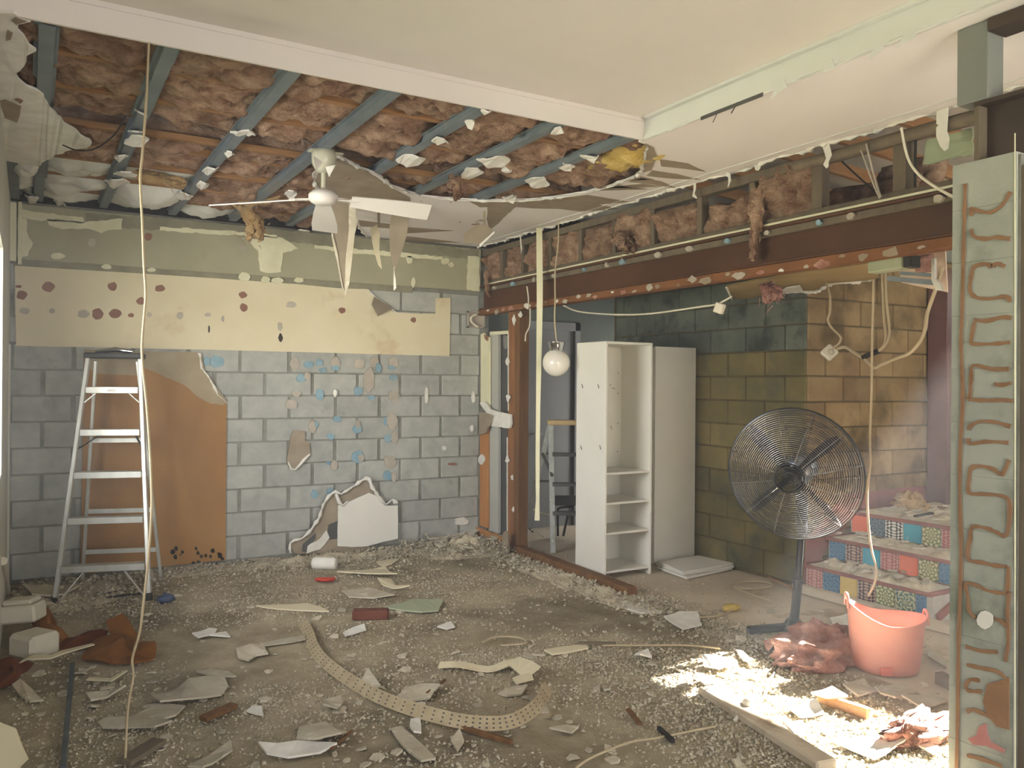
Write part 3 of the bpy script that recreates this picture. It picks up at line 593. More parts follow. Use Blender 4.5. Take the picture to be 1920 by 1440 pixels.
bn = ['first bay from the window wall', 'second bay from the window wall', 'third bay from the window wall', 'fourth bay from the window wall', 'fifth bay from the window wall', 'sixth bay from the window wall', 'seventh bay from the window wall', 'eighth bay from the window wall']
for ri, (ya, yz) in enumerate(rows):
    for k in range(8):
        xa, xz = bat[k]+.0, bat[k+1]+.0; sd += 1
        if ri == 3 and k < 1: continue
        if ri == 2 and k in (1,): yz2 = yz-.12
        white = (xa < .9 and ya > 5.6) or (ya > 6.8 and xa < 1.3)
        if ri >= 6 and xa > 2.3: continue
        mm = MB().lump((xa-.02, ya-.03, ZC+.085), (xz-xa+.04, 0, 0), (0, yz-ya+.06, 0), (0, 0, -1), 26, 20, .06 if not white else .085, 7.5 if not white else 1.7, sd, .1, .3, .04 if not white else 0)
        if white: solo('wrapped_insulation', mm, 'bag', f'white wrapped insulation bulge {rn[ri]}, {bn[k]}', 'insulation', 'white wrapped insulation')
        else: solo('insulation_batt', mm, 'insul', f'brown glass wool batt {rn[ri]}, {bn[k]}', 'insulation', 'glass wool batts above the ceiling')
# yellow wool by the bulkhead corner and ragged hanging tufts
def tuft(name, px, D, m, label, wid, seed, n=7, th=.5):
    mb = MB(); R = random.Random(seed); pts = [onD(x, y, D) for x, y in px]
    woolly(mb, pts, wid, R, n)
    return solo(name, mb, m, label, 'insulation')
tuft('hanging_wool', [(452, 385), (470, 405), (480, 425), (474, 448)], 6.35, 'insultan', 'golden tan wool tuft hanging down over the green grey band', .085, 3, 11)
tuft('hanging_wool', [(395, 350), (430, 360), (470, 378), (520, 372)], 6.2, 'insultan', 'ragged tan wool trailing across the battens near the block wall', .065, 4, 11)
tuft('hanging_wool', [(185, 290), (220, 300), (260, 325), (300, 335), (340, 345)], 5.6, 'insultan', 'ragged tan wool drooping between battens above the stepladder', .075, 5, 11)
tuft('hanging_wool', [(165, 280), (185, 305), (178, 322)], 5.5, 'insulyel', 'small yellow tan wool tuft by the torn board edge', .05, 6)
tuft('hanging_wool', [(850, 335), (860, 355), (855, 372)], 5.25, 'insul', 'red brown wool tuft drooping over the torn ceiling edge', .06, 9)
m = MB().lump(onZ(1100, 318, ZC+.03), onZ(1205, 315, ZC+.03)-onZ(1100, 318, ZC+.03), onZ(1160, 278, ZC+.03)-onZ(1100, 318, ZC+.03), (0, 0, -1), 14, 10, .04, 9, 77, .05, .25, .02)
solo('yellow_wool', m, 'insulyel', 'bright yellow wool patch at the bulkhead corner of the opening', 'insulation')
# white board scraps still screwed to the battens
R = random.Random(21); bxs = [-.1, .05, .487, .985, 1.456, 1.915, 2.37, 2.83]; bnm = ['against the window wall', 'second from the window wall', 'above the stepladder', 'before the fan dome', 'just over the fan dome', 'first beyond the fan', 'crossed by the largest scraps', 'ending at the yellow wool']; cnt = {}
ordn = ['first', 'second', 'third', 'fourth', 'fifth', 'sixth', 'seventh', 'eighth', 'ninth']
sl = [(264, 212, 12), (253, 246, 14), (256, 263, 24), (228, 294, 14), (235, 325, 22), (220, 342, 24), (455, 253, 24), (430, 288, 10), (395, 318, 16), (380, 346, 12), (345, 369, 18), (545, 365, 12), (770, 300, 28), (825, 262, 16), (880, 232, 10), (911, 210, 10), (925, 304, 32), (885, 324, 22), (950, 320, 10), (1007, 342, 24), (1045, 243, 12), (1105, 296, 18), (1062, 316, 16), (955, 372, 14), (568, 433, 14), (60, 372, 14), (112, 380, 12)]
for i, (x, y, s_) in enumerate(sorted(sl, key=lambda q: onZ(q[0], q[1], ZC).y)):
    c = [(x-s_, y+R.uniform(-3, 3)), (x-s_*.4, y-s_*.22-2), (x+s_*.5, y-s_*.2-2), (x+s_, y+R.uniform(-2, 3)), (x+s_*.5, y+s_*.16+2), (x-s_*.3, y+s_*.2+2)]
    p = [onZ(a, b, ZC-.004) for a, b in c]; p = [q+Vector((0, 0, R.uniform(-.025, .012))) for q in p]
    bi = min(range(8), key=lambda j: abs(bxs[j]-onZ(x, y, ZC).x)); cnt[bi] = cnt.get(bi, -1)+1
    solo('board_scrap', MB().plate(rag(p, .006, .03, i), (0, 0, -1), .01), 'gyp', f'white board scrap on the batten {bnm[bi]}, {ordn[cnt[bi]]} from the bulkhead', 'plaster scrap', 'scraps left on the battens')
# ------------------------------------------------------------------ stud frame over the brown beam (right wall line)
zb, zt = 2.475, ZC
sf = empty('stud_frame', 'dusty timber stud frame standing on the brown steel beam below the ceiling', 'wall frame', (XR+.04, 4.5, zb))
part('top_plate', MB().box((XR, 1.9, zt-.085), (XR+.07, 7.15, zt-.03), .003), 'greywood', sf)
part('bottom_plate', MB().box((XR-.005, 1.9, zb), (XR+.075, 7.12, zb+.045), .003), 'greywood', sf)
sy = [6.78, 6.4, 5.946, 5.494, 5.049, 4.599, 4.119, 3.659, 3.172, 2.66, 2.1]
for i, y in enumerate(sy):
    w_ = .045 if i < 8 else .075
    part('stud', MB().box((XR+.004, y-w_/2, zb+.046), (XR+.068, y+w_/2, zt-.086), .003), 'greywood', sf)
part('yellow_edge', MB().box((XR-.012, 1.95, zb+.004), (XR-.006, 7.05, zb+.016)), 'tape', sf, 'pale yellow edge strip')
part('pipe', MB().tube([(XR-.02, 1.7, zt-.075), (XR-.02, 2.9, zt-.075), (XR-.02, 3.3, zt-.07)], .03, 10), 'greywood', sf, 'brown grey round duct under the ceiling')
# wool stuffed between the studs
wl = ['in the darkest bay beside the block wall', 'in the second bay from the block wall', 'in the bay behind the hanging tape', 'in the bay behind the globe cord', 'in the bay over the white bookcase', 'in the bay past the bookcase', 'in the bay above the tall white panel', 'in the bay with the long hanging tail', 'in the widest full bay before the open bays']
for i in range(9):
    ya, yz = (sy[i]+(.3 if i == 0 else 0), sy[i+1]) if i == 0 else (sy[i-1], sy[i])
    if i == 0: ya, yz = 7.12, sy[0]
    ht = [.28, .29, .28, .30, .28, .29, .25, .2, .32][i]
    mm = MB().lump((XR+.05, ya-.02, zb+.03), (0, yz-ya+.04, 0), (0, 0, ht), (-1, 0, 0), 28, 20, .08, 7.5, i+200, .06, .22, .045)
    solo('wall_insulation', mm, 'insul', 'crumpled brown glass wool stuffed between studs ' + wl[i], 'insulation', 'glass wool in the stud frame')
mb = MB(); R = random.Random(5)
def woolX(px, X, m, label, wid, seed, n=6):
    mb = MB(); R = random.Random(seed); pts = [onX(x, y, X) for x, y in px]
    woolly(mb, pts, wid*1.25, R, n)
    return solo('hanging_wool', mb, m, label, 'insulation')
woolX([(1424, 350), (1420, 375), (1418, 410), (1416, 440), (1413, 472), (1414, 484)], XR-.06, 'insul', 'long brown wool tail hanging down over the brown steel beam', .04, 11)
woolX([(912, 520), (914, 545), (917, 556)], XR-.05, 'insul', 'short dark wool tail at the block wall end of the beam', .02, 12, 4)
woolX([(1158, 440), (1170, 455), (1180, 470)], XR-.06, 'insul', 'pale brown wool bulge spilling out of the stud frame over the bookcase', .07, 13)
woolX([(1440, 535), (1447, 548), (1450, 562)], XR+.25, 'insulpink', 'pink wool lump hanging below the brown hall ceiling board', .06, 14)
# the brown steel beam with its timber packer
bz0, bz1 = 2.245, 2.47
be = empty('steel_beam', 'long rusty brown steel beam spanning the opening on the side of the bookcase', 'beam', (XR+.05, 4.5, bz0))
part('web', MB().box((XR+.02, 1.95, bz0+.01), (XR+.03, 7.15, bz1-.008)), 'beam', be)
part('top_flange', MB().box((XR-.03, 1.95, bz1-.014), (XR+.09, 7.15, bz1), .002), 'beam', be)
part('bottom_flange', MB().box((XR-.03, 1.95, bz0), (XR+.09, 7.15, bz0+.012), .002), 'beam', be)
part('upper_packer', MB().box((XR-.012, 1.95, bz1-.055), (XR+.018, 7.1, bz1-.016), .002), 'greywood', be)
pk = solo('timber_packer', MB().box((XR-.03, 1.95, bz0-.055), (XR+.07, 7.18, bz0-.002), .004), mat('orange brown timber', '#6d4627', '#7f5330', 4, .7, .1, 40, coords='world'), 'orange brown timber strip fixed under the brown steel beam, dotted with adhesive', 'timber')
R = random.Random(8)
for i in range(34):
    y = 7.0-i*.15+R.uniform(-.05, .05)
    if y < 2: break
    zz = bz0-.03+R.uniform(-.02, .012); rr = R.uniform(.01, .032)
    p = [(XR-.032, y+a*1.6, zz+b) for a, b in disc(0, 0, rr, rr*.75, 9, i, .42)]
    part('adhesive_dab', MB().plate(p, (-1, 0, 0), .006), R.choice(['paper', 'greyad', 'paperdark', 'insulpink', 'greyad', 'gyp']), pk)
for i in range(16):
    y = 6.8-i*.33+R.uniform(-.1, .1)
    if y < 2: break
    p = [(XR-.034, y+a, bz1-.036+b) for a, b in disc(0, 0, R.uniform(.015, .04), R.uniform(.012, .024), 8, i)]
    part('adhesive_dab', MB().plate(p, (-1, 0, 0), .02), ['greyad', 'bluead', 'greyad', 'greyad', 'bluead'][i % 5], be)
# ------------------------------------------------------------------ hall: block walls, floor line, end wall with its door
wh = structure('wall_hall', MB().box((XA+.004, YH+.01, 0), (XA+.2, 6.66, 2.6)), 'mossmortar')
ws = structure('wall_steps', MB().box((XA+.006, YH+.004, 0), (7.4, YH+.2, 2.6)), 'mossmortar')
bt = {}
def block_face(parent, axis, a0, a1, fixed, matf, off):
    for r in range(13):
        z = .02+.1975*(r+.5); x = a0 - (.2 if (r+off) % 2 else 0)
        while x < a1:
            xa, xb = max(x, a0), min(x+.405, a1); L = xb-xa-.008
            if L > .04:
                key = (axis, round(L, 3), matf(r, xa))
                if key not in bt:
                    mb = MB().box((-L/2, -.008, -.0945), (L/2, .03, .0945), .007) if axis == 'x' else MB().box((-.008, -L/2, -.0945), (.03, L/2, .0945), .007)
                    bt[key] = mesh_of('block', mb, K[key[2]], Vector()); fixn(bt[key])
                c = ((xa+xb)/2, fixed, z) if axis == 'x' else (fixed, (xa+xb)/2, z)
                d = random.uniform(-.004, .004)
                piece('block', bt[key], (c[0]+(0 if axis == 'x' else d), c[1]+(d if axis == 'x' else 0), c[2]), parent)
            x += .405
block_face(wh, 'y', YH, 6.62, XA, lambda r, a: 'teal' if r > 8 or a > 6 else 'mossA', 0)
block_face(ws, 'x', XA, 7.2, YH, lambda r, a: 'mossB', 1)
m = MB()
structure('wall_end', MB().box((3.86, 7.42, 0), (4.5, 7.5, 2.6)).box((5.1, 7.42, 0), (7.4, 7.5, 2.6)).box((4.5, 7.42, 2.1), (5.1, 7.5, 2.6)), mat('dark grey green wall', '#565b54', '#62675f', 2, .85, coords='world'))
d = structure('door_1', MB().box((4.5, 7.44, 0), (5.1, 7.47, 2.1)), 'wallgrey')
part('door_handle', MB().tube([(4.56, 7.43, 1.0), (4.56, 7.39, 1.0), (4.68, 7.39, 1.0)], .01, 6), 'alu', d)
structure('trim_5', MB().box((4.43, 7.40, 0), (4.5, 7.435, 2.19), .004).box((5.1, 7.40, 0), (5.17, 7.435, 2.19), .004).box((4.43, 7.40, 2.1), (5.17, 7.435, 2.19), .004), 'wallgrey')
structure('wall_corridor', MB().box((3.86, 7.22, 0), (3.93, 7.42, 2.6)), 'wallgrey')
# roof and attic over the hall, seen between the open studs
structure('roof_hall', MB().plate([(3.95, -2.6, 3.35), (8, -2.6, 2.95), (8, 7.5, 2.95), (3.95, 7.5, 3.35)], (0, 0, -1), .03), 'sark')
for i, y in enumerate([2.3, 2.75, 3.2, 3.65, 4.1, 4.6, 5.1]):
    solo('rafter', MB().beam((3.95, y, 3.22), (7.6, y-.25, 2.86), .04, .09), 'timber', ['first', 'second', 'third', 'fourth', 'fifth', 'sixth', 'seventh'][i]+' orange pine rafter from the block column under the pale hall roof', 'rafter', 'rafters over the hall')
solo('attic_brace', MB().beam(onX(1662, 398, 3.93), onX(1752, 388, 3.93), .03, .04), 'timber', 'thin orange brace lying low in the open stud bays', 'timber')
for i, (a, b, X) in enumerate([((1552, 392), (1640, 370), 4.25), ((1660, 345), (1690, 330), 4.4)]):
    p = onX(*a, X); q = onX(*b, X)
    solo('attic_batt', MB().lump((X, p.y+.1, p.z-.12), (0, q.y-p.y-.3, 0), (.1, 0, .26), (-1, 0, .2), 14, 8, .06, 7, 300+i, .06, .25, .03), 'insul', ['pale wool batt lying in the attic behind the first open stud bay', 'smaller wool batt in the attic behind the second open stud bay'][i], 'insulation')
# hall ceiling: remaining brown board with its torn white edge
zh = 2.21
def hz(x, y): return onZ(x, y, zh)
hc = [(1362, 538), (1400, 530), (1500, 512), (1600, 498), (1640, 492), (1648, 520), (1640, 524), (1600, 528), (1556, 531), (1540, 538), (1530, 545), (1500, 545), (1458, 548), (1440, 552), (1392, 562), (1372, 558)]
hb = solo('hall_ceiling_board', MB().plate(flatZ(rag([hz(*p) for p in hc], .008, .06, 4), zh), (0, 0, -1), .012), mat('brown board face', '#8a7650', '#97835c', 3, .9, coords='world'), 'brown plasterboard remnant of the hall ceiling with a torn white edge', 'plasterboard')
part('torn_edge', MB().crust([hz(x, y)+Vector((0, 0, -.003)) for x, y in [(1640, 524), (1600, 529), (1570, 530), (1553, 533), (1540, 541), (1530, 546), (1500, 546), (1460, 549)]], .004, .022, .02, 4), 'gyp', hb, 'white torn edge')
part('torn_paper', MB().plate([hz(x, y)+Vector((0, 0, -.012)) for x, y in [(1455, 548), (1475, 536), (1500, 532), (1506, 543), (1480, 546)]], (0, 0, -1), .004), 'gyp', hb, 'white curled paper')
part('board_end', MB().tube([hz(1362, 538)+Vector((0, 0, -.004)), hz(1372, 560)+Vector((0, 0, -.004))], .008, 5), 'gyp', hb)
structure('ceiling_hall', MB().plate([(3.95, 7.4, 2.45), (7.4, 7.4, 2.45), (7.4, 5.2, 2.45), (3.95, 5.2, 2.45)], (0, 0, -1), .012), 'dkgrey')
# open service hole past the board: pale board coloured for its brightness, grey track, green grey fitting
vt = empty('ceiling_light_housing', 'grey green fitting with a black end under the hall ceiling beside the service hole', 'light fitting', onZ(1660, 505, zh))
a = onX(1636, 503, XR+.1); b = onX(1702, 492, XR+.1)
part('body', MB().beam(a, b, .09, .06, ch=.006), 'ventgreen', vt); part('end_cap', MB().beam(b+(b-a).normalized()*.002, b+(b-a).normalized()*.045, .085, .062, ch=.004), 'blackpl', vt)
ho = structure('bright_hole_board', MB().plate([onX(x, y, 4.7) for x, y in [(1680, 480), (1772, 470), (1776, 548), (1690, 530)]], (-1, 0, 0), .01), mat('pale pink for bright opening', '#d8bfa8', '#e2cdb8', 3, .8))  # pale board colour stands in for the bright opening
solo('ceiling_track', MB().beam(onX(1668, 522, 4.5), onX(1752, 530, 4.5), .05, .03).beam(onX(1690, 512, 4.5), onX(1750, 516, 4.5), .03, .02), 'bluesteel', 'blue grey steel track crossing the service hole above the steps', 'track')
solo('service_wool', MB().lump(onX(1716, 512, 4.48), onX(1745, 508, 4.48)-onX(1716, 512, 4.48), (0, 0, .1), (-1, 0, 0), 10, 8, .03, 12, 44, .03), 'insulpink', 'pale pink wool wad inside the service hole', 'insulation')
solo('white_trim_offcut', MB().plate([onX(x, y, 4.2) for x, y in [(1746, 484), (1752, 484), (1752, 522), (1762, 532), (1766, 544), (1754, 544), (1746, 524)]], (-1, 0, 0), .02), 'gyp', 'white ragged vertical trim beside the maroon steel post', 'trim')
# maroon steel post and end wall of the hall
structure('steel_post', MB().box((6.5, YH-.2, 0), (6.74, YH-.03, 2.5), .004), 'steelpost')
m = MB().box((7.2, 1.9, 0), (7.35, 2.45, 3)).box((7.2, 4.02, 0), (7.35, 7.5, 3)).box((7.2, 2.45, 0), (7.35, 4.02, 2.12)).box((7.2, 2.45, 2.54), (7.35, 4.02, 3)).box((7.2, -2.7, 0), (7.35, 1.9, 3))  # slot in this unseen wall is sized to shape the floor sun patch
structure('wall_right', m, 'wallpaint')
m = MB().box((7.25, 2.45, 2.12), (7.29, 4.02, 2.14)).box((7.25, 2.45, 2.52), (7.29, 4.02, 2.54)).box((7.25, 3.2, 2.12), (7.29, 3.22, 2.54)); solo('sun_slot_frame', m, 'alu', kind='structure', org=Vector((0, 0, 0)))  # frame of the added, unseen sun slot
# ------------------------------------------------------------------ block column, dark beam and grey stub above it
CX = 3.0
def cx(x, y): return onX(x, y, CX)
y0, y1 = cx(1897, 800).y, cx(1784, 800).y
top = 2.355
wc = structure('wall_column', MB().box((CX+.01, y0-.02, 0), (CX+1.2, y1, top-.01)), 'mortar')
for r in range(12):
    z0 = .01+r*.1975
    part('block', MB().box((CX, y0-.01, z0), (CX+.4, y1+.003, min(z0+.1972, top)), .0012), 'column', wc)
part('corner_trim', MB().box((CX+.012, y0-.07, 0), (CX+.05, y0-.012, top-.05), .003), 'greywood', wc)
part('white_bead', MB().tube([cx(1903, y) for y in (250, 420, 520, 700, 880, 1000, 1150, 1440)], [.002, .003, .002, .003, .002, .003, .002, .003], 5), 'tape', wc, 'thin white paint bead')
def bead(px, wd): 
    p = [cx(x, y)+Vector((-.004, 0, 0)) for x, y in px]; R = random.Random(int(px[0][1])); L = smooth(p, 3)
    part('adhesive_bead', MB().ribbon(L, [Vector((0, (L[min(k+1, len(L)-1)]-L[max(k-1, 0)]).z, -(L[min(k+1, len(L)-1)]-L[max(k-1, 0)]).y)) for k in range(len(L))], [wd*R.uniform(.75, 1.35) for _ in L], .004), 'brownad', wc)
bead([(1811, 345), (1809, 420), (1807, 500), (1805, 590), (1803, 640), (1805, 700), (1806, 760), (1801, 860), (1801, 950), (1803, 1010), (1802, 1100), (1799, 1180), (1798, 1250), (1797, 1340), (1795, 1440)], .012)
for px in [[(1824, 405), (1822, 392), (1840, 397), (1860, 398), (1880, 385), (1896, 360)], [(1822, 430), (1828, 444), (1850, 448), (1870, 445), (1895, 448)], [(1860, 500), (1850, 495), (1828, 500), (1822, 520), (1820, 545), (1832, 558), (1860, 560), (1888, 556), (1895, 566)], [(1862, 500), (1870, 494), (1885, 500)],
           [(1828, 605), (1822, 640), (1826, 645), (1860, 645), (1895, 642)], [(1828, 600), (1850, 602), (1880, 595), (1897, 596)], [(1893, 692), (1860, 692), (1826, 685), (1822, 710), (1820, 740), (1818, 748), (1850, 751), (1880, 750), (1900, 752)], [(1866, 720), (1880, 722), (1897, 718)],
           [(1896, 800), (1870, 792), (1840, 790), (1822, 798), (1818, 806)], [(1816, 822), (1820, 832), (1850, 828), (1892, 830)], [(1893, 862), (1880, 890), (1865, 880), (1840, 874), (1822, 878), (1818, 900), (1818, 924), (1840, 926), (1870, 928), (1892, 936), (1894, 968), (1888, 1004), (1870, 998), (1850, 990), (1824, 988), (1820, 1010), (1816, 1030), (1818, 1050), (1840, 1054), (1866, 1060), (1890, 1062)],
           [(1892, 1062), (1890, 1105), (1880, 1112), (1850, 1106), (1834, 1098), (1812, 1094), (1816, 1120), (1818, 1145), (1830, 1158)], [(1866, 1160), (1880, 1165), (1888, 1175)], [(1812, 1212), (1840, 1220), (1872, 1222)], [(1814, 1246), (1840, 1252), (1870, 1258), (1888, 1272)], [(1838, 1276), (1820, 1274), (1812, 1286), (1818, 1295), (1842, 1296)], [(1814, 1334), (1826, 1330), (1850, 1340), (1870, 1348)], [(1814, 1416), (1840, 1422), (1880, 1436)], [(1893, 1110), (1890, 1150), (1892, 1200), (1886, 1240)]]:
    bead(px, .013)
part('adhesive_smear', MB().plate([cx(x, y)+Vector((-.005, 0, 0)) for x, y in [(1852, 1282), (1880, 1275), (1893, 1270), (1893, 1368), (1870, 1362), (1852, 1340), (1844, 1315)]], (-1, 0, 0), .006), 'brownad', wc)
part('red_smear', MB().plate([cx(x, y)+Vector((-.005, 0, 0)) for x, y in [(1816, 1385), (1832, 1378), (1836, 1362), (1850, 1356), (1852, 1374), (1858, 1390), (1884, 1404), (1884, 1412), (1850, 1398), (1826, 1396)]], (-1, 0, 0), .006), mat('pinkish smear', '#a8706a', '#b57f78', 14, .9), wc)
part('paint_spot', MB().plate([cx(x, y)+Vector((-.008, 0, 0)) for x, y in disc(1849, 1162, 15, 17, 12, 3, .06)], (-1, 0, 0), .006), 'white', wc, 'white round spot')
# dark beam resting on the column, and the grey steel stub
db = empty('dark_beam', 'short dark brown steel beam resting on top of the block column', 'beam', (CX+.06, 1.5, top))
yb0 = cx(1826, 250).y
part('web', MB().box((CX+.05, -.5, top), (CX+.06, yb0, top+.21)), 'darkbeam', db); part('top_flange', MB().box((CX, -.5, top+.2), (CX+.11, yb0, top+.215)), 'darkbeam', db)
part('end_plate', MB().box((CX+.0, yb0-.02, top), (CX+.1, yb0, top+.2), .002), 'greywood', db)
y2, y3 = cx(1856, 100).y, cx(1797, 100).y
structure('steel_stub', MB().box((CX-.01, y2, top+.216), (CX+.09, y3, ZC-.002), .004), 'greypost')
structure('trim_6', MB().box((CX-.02, -.6, ZC-.05), (CX+.09, y2-.005, ZC-.004)), 'darkbeam')
solo('green_board_offcut', MB().plate(rag([onX(x, y, XR+.07) for x, y in [(1738, 262), (1822, 240), (1822, 290), (1730, 308), (1733, 290)]], .006, .03, 4), (-1, 0, 0), .012), 'ventgreen', 'grey green plasterboard offcut hanging above the block column', 'plasterboard')
# cables falling through the open stud bays
for i, (px, X, r) in enumerate([([(1690, 240), (1700, 290), (1716, 320), (1745, 345), (1792, 372)], 3.7, .007), ([(1612, 275), (1625, 310), (1640, 350), (1650, 372)], 3.78, .006), ([(1624, 270), (1634, 310), (1645, 350), (1652, 370)], 3.76, .006), ([(1578, 302), (1610, 332), (1640, 358)], 3.9, .005)]):
    solo('roof_cable', MB().tube(smooth([onX(x, y, X) for x, y in px], 4), r, 6), ['cordwhite', 'greyad', 'greyad', 'blackpl'][i], ['white cable curving down to the block column', 'first of two pale cables in the open stud bay', 'second pale cable in the open stud bay, closer to the post', 'thin black cable slanting in the open stud bay'][i], 'cable')
solo('green_board_offcut', MB().plate(rag([onX(x, y, 3.35) for x, y in [(1862, 24), (1925, 58), (1925, 72), (1908, 66), (1890, 70), (1862, 58)]], .006, .03, 5), (-1, 0, -.3), .012), 'ventgreen', 'grey green board offcut under the ceiling beyond the grey steel stub', 'plasterboard')
solo('crumbled_edge', MB().crust([onX(x, y, 3.5) for x, y in [(1862, 66), (1878, 72), (1892, 80), (1905, 90), (1922, 96)]], .008, .03, .02, 5), 'gyp', 'white crumbled board edge under the ceiling beyond the grey steel stub', 'plaster fragment')
solo('threaded_rod', MB().tube([(XR+.03, onX(1716, 300, XR+.03).y, zb+.046), (XR+.03, onX(1716, 300, XR+.03).y, zt-.086)], .008, 6), 'blackpl', 'black upright rod in the last open stud bay', 'rod')
# ------------------------------------------------------------------ stripped doorway at the corner
dw = empty('door_jamb', 'stripped door jamb in the corner, cream above and orange below', 'door jamb', (XR+.02, 7.0, 0))
def jx(px, X): return [onX(a, b, X) for a, b in px]
part('cream_casing', MB().plate(jx([(901, 627), (907, 624), (910, 632), (917, 632), (917, 770), (901, 760)], XR), (-1, 0, 0), .02), 'tape', dw)
part('orange_casing', MB().plate(jx([(900, 800), (914, 800), (914, 990), (899, 985)], XR+.004), (-1, 0, 0), .02), 'orangewood', dw)
part('door_edge', MB().plate(jx([(918, 623), (934, 622), (934, 1000), (916, 995)], XR+.03), (-1, 0, 0), .03), 'doorgrey', dw)
part('head_trim', MB().plate(jx([(918, 622), (953, 620), (953, 626), (918, 628)], XR+.02), (-1, 0, 0), .02), 'tape', dw)
part('gap_shade_sheet', MB().plate(jx([(933, 626), (953, 626), (951, 1006), (933, 1000)], XR+.07), (-1, 0, 0), .02), 'dkgrey', dw)  # dark sheet stands in for the shade inside the gap
part('hanging_fabric', MB().plate(rag(jx([(944, 628), (952, 630), (952, 650), (948, 656), (944, 650)], XR+.05), .004, .03), (-1, 0, 0), .01), 'wallgrey', dw)
part('paint_fleck', MB().plate(jx([(907, 628), (916, 630), (914, 640), (909, 636)], XR-.004), (-1, 0, 0), .004), 'brownad', dw)
part('adhesive_dab', MB().plate(jx(disc(902, 862, 6, 9, 9, 2), XR-.006), (-1, 0, 0), .01), 'gyp', dw)
solo('low_orange_board', MB().beam((XR-.03, 7.16, .07), (XR-.03, 6.62, .05), .03, .11, ch=.004), 'orangewood', 'low orange board on edge at the foot of the stripped door jamb', 'timber')
ppost = empty('door_post', 'brown stained timber post standing between the door jamb and the hall opening', 'post', (XR+.05, 6.5, 0))
ya, ybm, yc = onX(952, 800, XR).y, onX(966, 800, XR).y, onX(975, 800, XR).y
part('post_front', MB().box((XR, ybm, 0), (XR+.09, ya, bz0-.057), .004), 'postpale', ppost)
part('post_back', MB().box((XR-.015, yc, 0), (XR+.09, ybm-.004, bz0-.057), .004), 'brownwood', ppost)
wbm = MB()
wbm.ribbon([onX(953, y, XR-.004) for y in (625, 700, 770)], Vector((0, 1, 0)), .012, .006).ribbon([onX(951, y, XR-.004) for y in (820, 900, 1005)], Vector((0, 1, 0)), .012, .006)
for x, y, rx, ry in [(952, 745, 6, 10), (951, 678, 5, 9), (951, 862, 5, 8), (963, 600, 4, 10), (960, 895, 3, 6), (962, 955, 3, 6), (975, 590, 4, 6)]:
    wbm.plate(jx(disc(x, y, rx*.75, ry*.8, 9, int(x+y), .45), XR-.018), (-1, 0, 0), .006)
part('plaster_remnant', wbm, 'gyp', ppost)
solo('plaster_lip', MB().ribbon([onX(a, b, XR+.08) for a, b in [(985, 622), (984, 690), (981, 769)]], Vector((0, 1, 0)), .03, .01), 'tape', 'narrow white plaster lip behind the brown door post', 'plaster')
pbk = empty('plaster_bracket', 'bright white torn plaster bracket jutting across the stripped door jamb', 'plaster fragment', onX(930, 790, XR-.03))
part('brown_face', MB().plate(rag(jx([(898, 772), (912, 774), (925, 780), (924, 790), (918, 798), (913, 803), (910, 812), (898, 816)], XR-.03), .003, .04), (-1, 0, 0), .016), 'paper', pbk)
part('white_face', MB().plate(rag(jx([(899, 755), (909, 753), (917, 766), (930, 771), (957, 777), (958, 795), (955, 803), (935, 801), (921, 799), (924, 790), (926, 780), (912, 774)], XR-.035), .004, .04), (-1, 0, 0), .02), 'gyp', pbk)
tv = solo('torn_plaster_fin', MB().plate(rag([onX(x, y, XR-.12) for x, y in [(930, 1040), (942, 1012), (944, 998), (948, 995), (953, 1002), (953, 1020), (955, 1032), (950, 1046), (944, 1048)]], .004, .03), (-1, -.3, 0), .014), 'paper', 'pointed plasterboard fin standing upright in rubble before the door post', 'plaster fragment')
solo('floor_sill', MB().beam((XR+.0, 6.5, .035), (XR-.06, 4.72, .03), .1, .07, ch=.006), 'brownwood', 'dusty brown floor sill running along the opening to the bookcase corner', 'timber')
# ------------------------------------------------------------------ tall white bookcase and tall white panel
bkc = empty('bookcase', 'tall open white bookcase with three low shelves', 'bookcase', (4.1, 5.4, 0))
bx0, bx1, by0, by1, bh = 3.875, 4.345, 5.205, 5.6, 1.862
for x in (bx0, bx1-.02): part('side_panel', MB().box((x, by0, 0), (x+.02, by1, bh), .002), 'white', bkc)
part('top_panel', MB().box((bx0+.021, by0, bh-.02), (bx1-.021, by1, bh), .002), 'white', bkc)
part('back_panel', MB().box((bx0+.021, by1-.012, .03), (bx1-.021, by1-.002, bh-.021)), 'white', bkc)
for z in (.055, .355, .59, .825): part('shelf', MB().box((bx0+.021, by0+.006, z-.009), (bx1-.021, by1-.013, z+.009), .002), 'white', bkc)
hm = MB(); R = random.Random(4)
for x, z in [(4.0, 1.42), (4.0, 1.2), (4.0, .98), (4.0, 1.6), (4.29, 1.62), (4.29, 1.45), (4.29, 1.2), (4.29, .96)] + [(4.05+R.random()*.22, 1.3+R.uniform(-.25, .3)) for _ in range(12)]:
    p = [(x+a, by1-.0125, z+b) for a, b in disc(0, 0, .006, .006, 6, 1)]; hm.plate(p, (0, -1, 0), .002)
o = part('peg_holes', hm, 'dkgrey', bkc); o['kind'] = 'stuff'
sm = MB()
for x, z in [(0.08, 1.5), (.3, 1.5), (.05, 1.02), (.31, 1.0)]:
    sm.plate([(bx0-.0005, by0+x+a, z+b) for a, b in ((0, 0), (.02, .03), (.026, .026), (.01, -.01))], (-1, 0, 0), .001)
part('scuff', sm, 'dkgrey', bkc)
p2 = empty('tall_cupboard', 'tall plain white cupboard carcass with closed front beside the open bookcase', 'cupboard', (4.8, 5.7, 0))
part('door', MB().box((4.58, 5.45, .02), (5.035, 5.468, 1.85), .002), 'white', p2)
part('carcass', MB().box((4.58, 5.47, 0), (5.035, 5.85, 1.845), .002), 'white', p2)
bst = [(4.43, 4.93), (5.02, 4.98), (5.0, 5.36), (4.5, 5.34)]
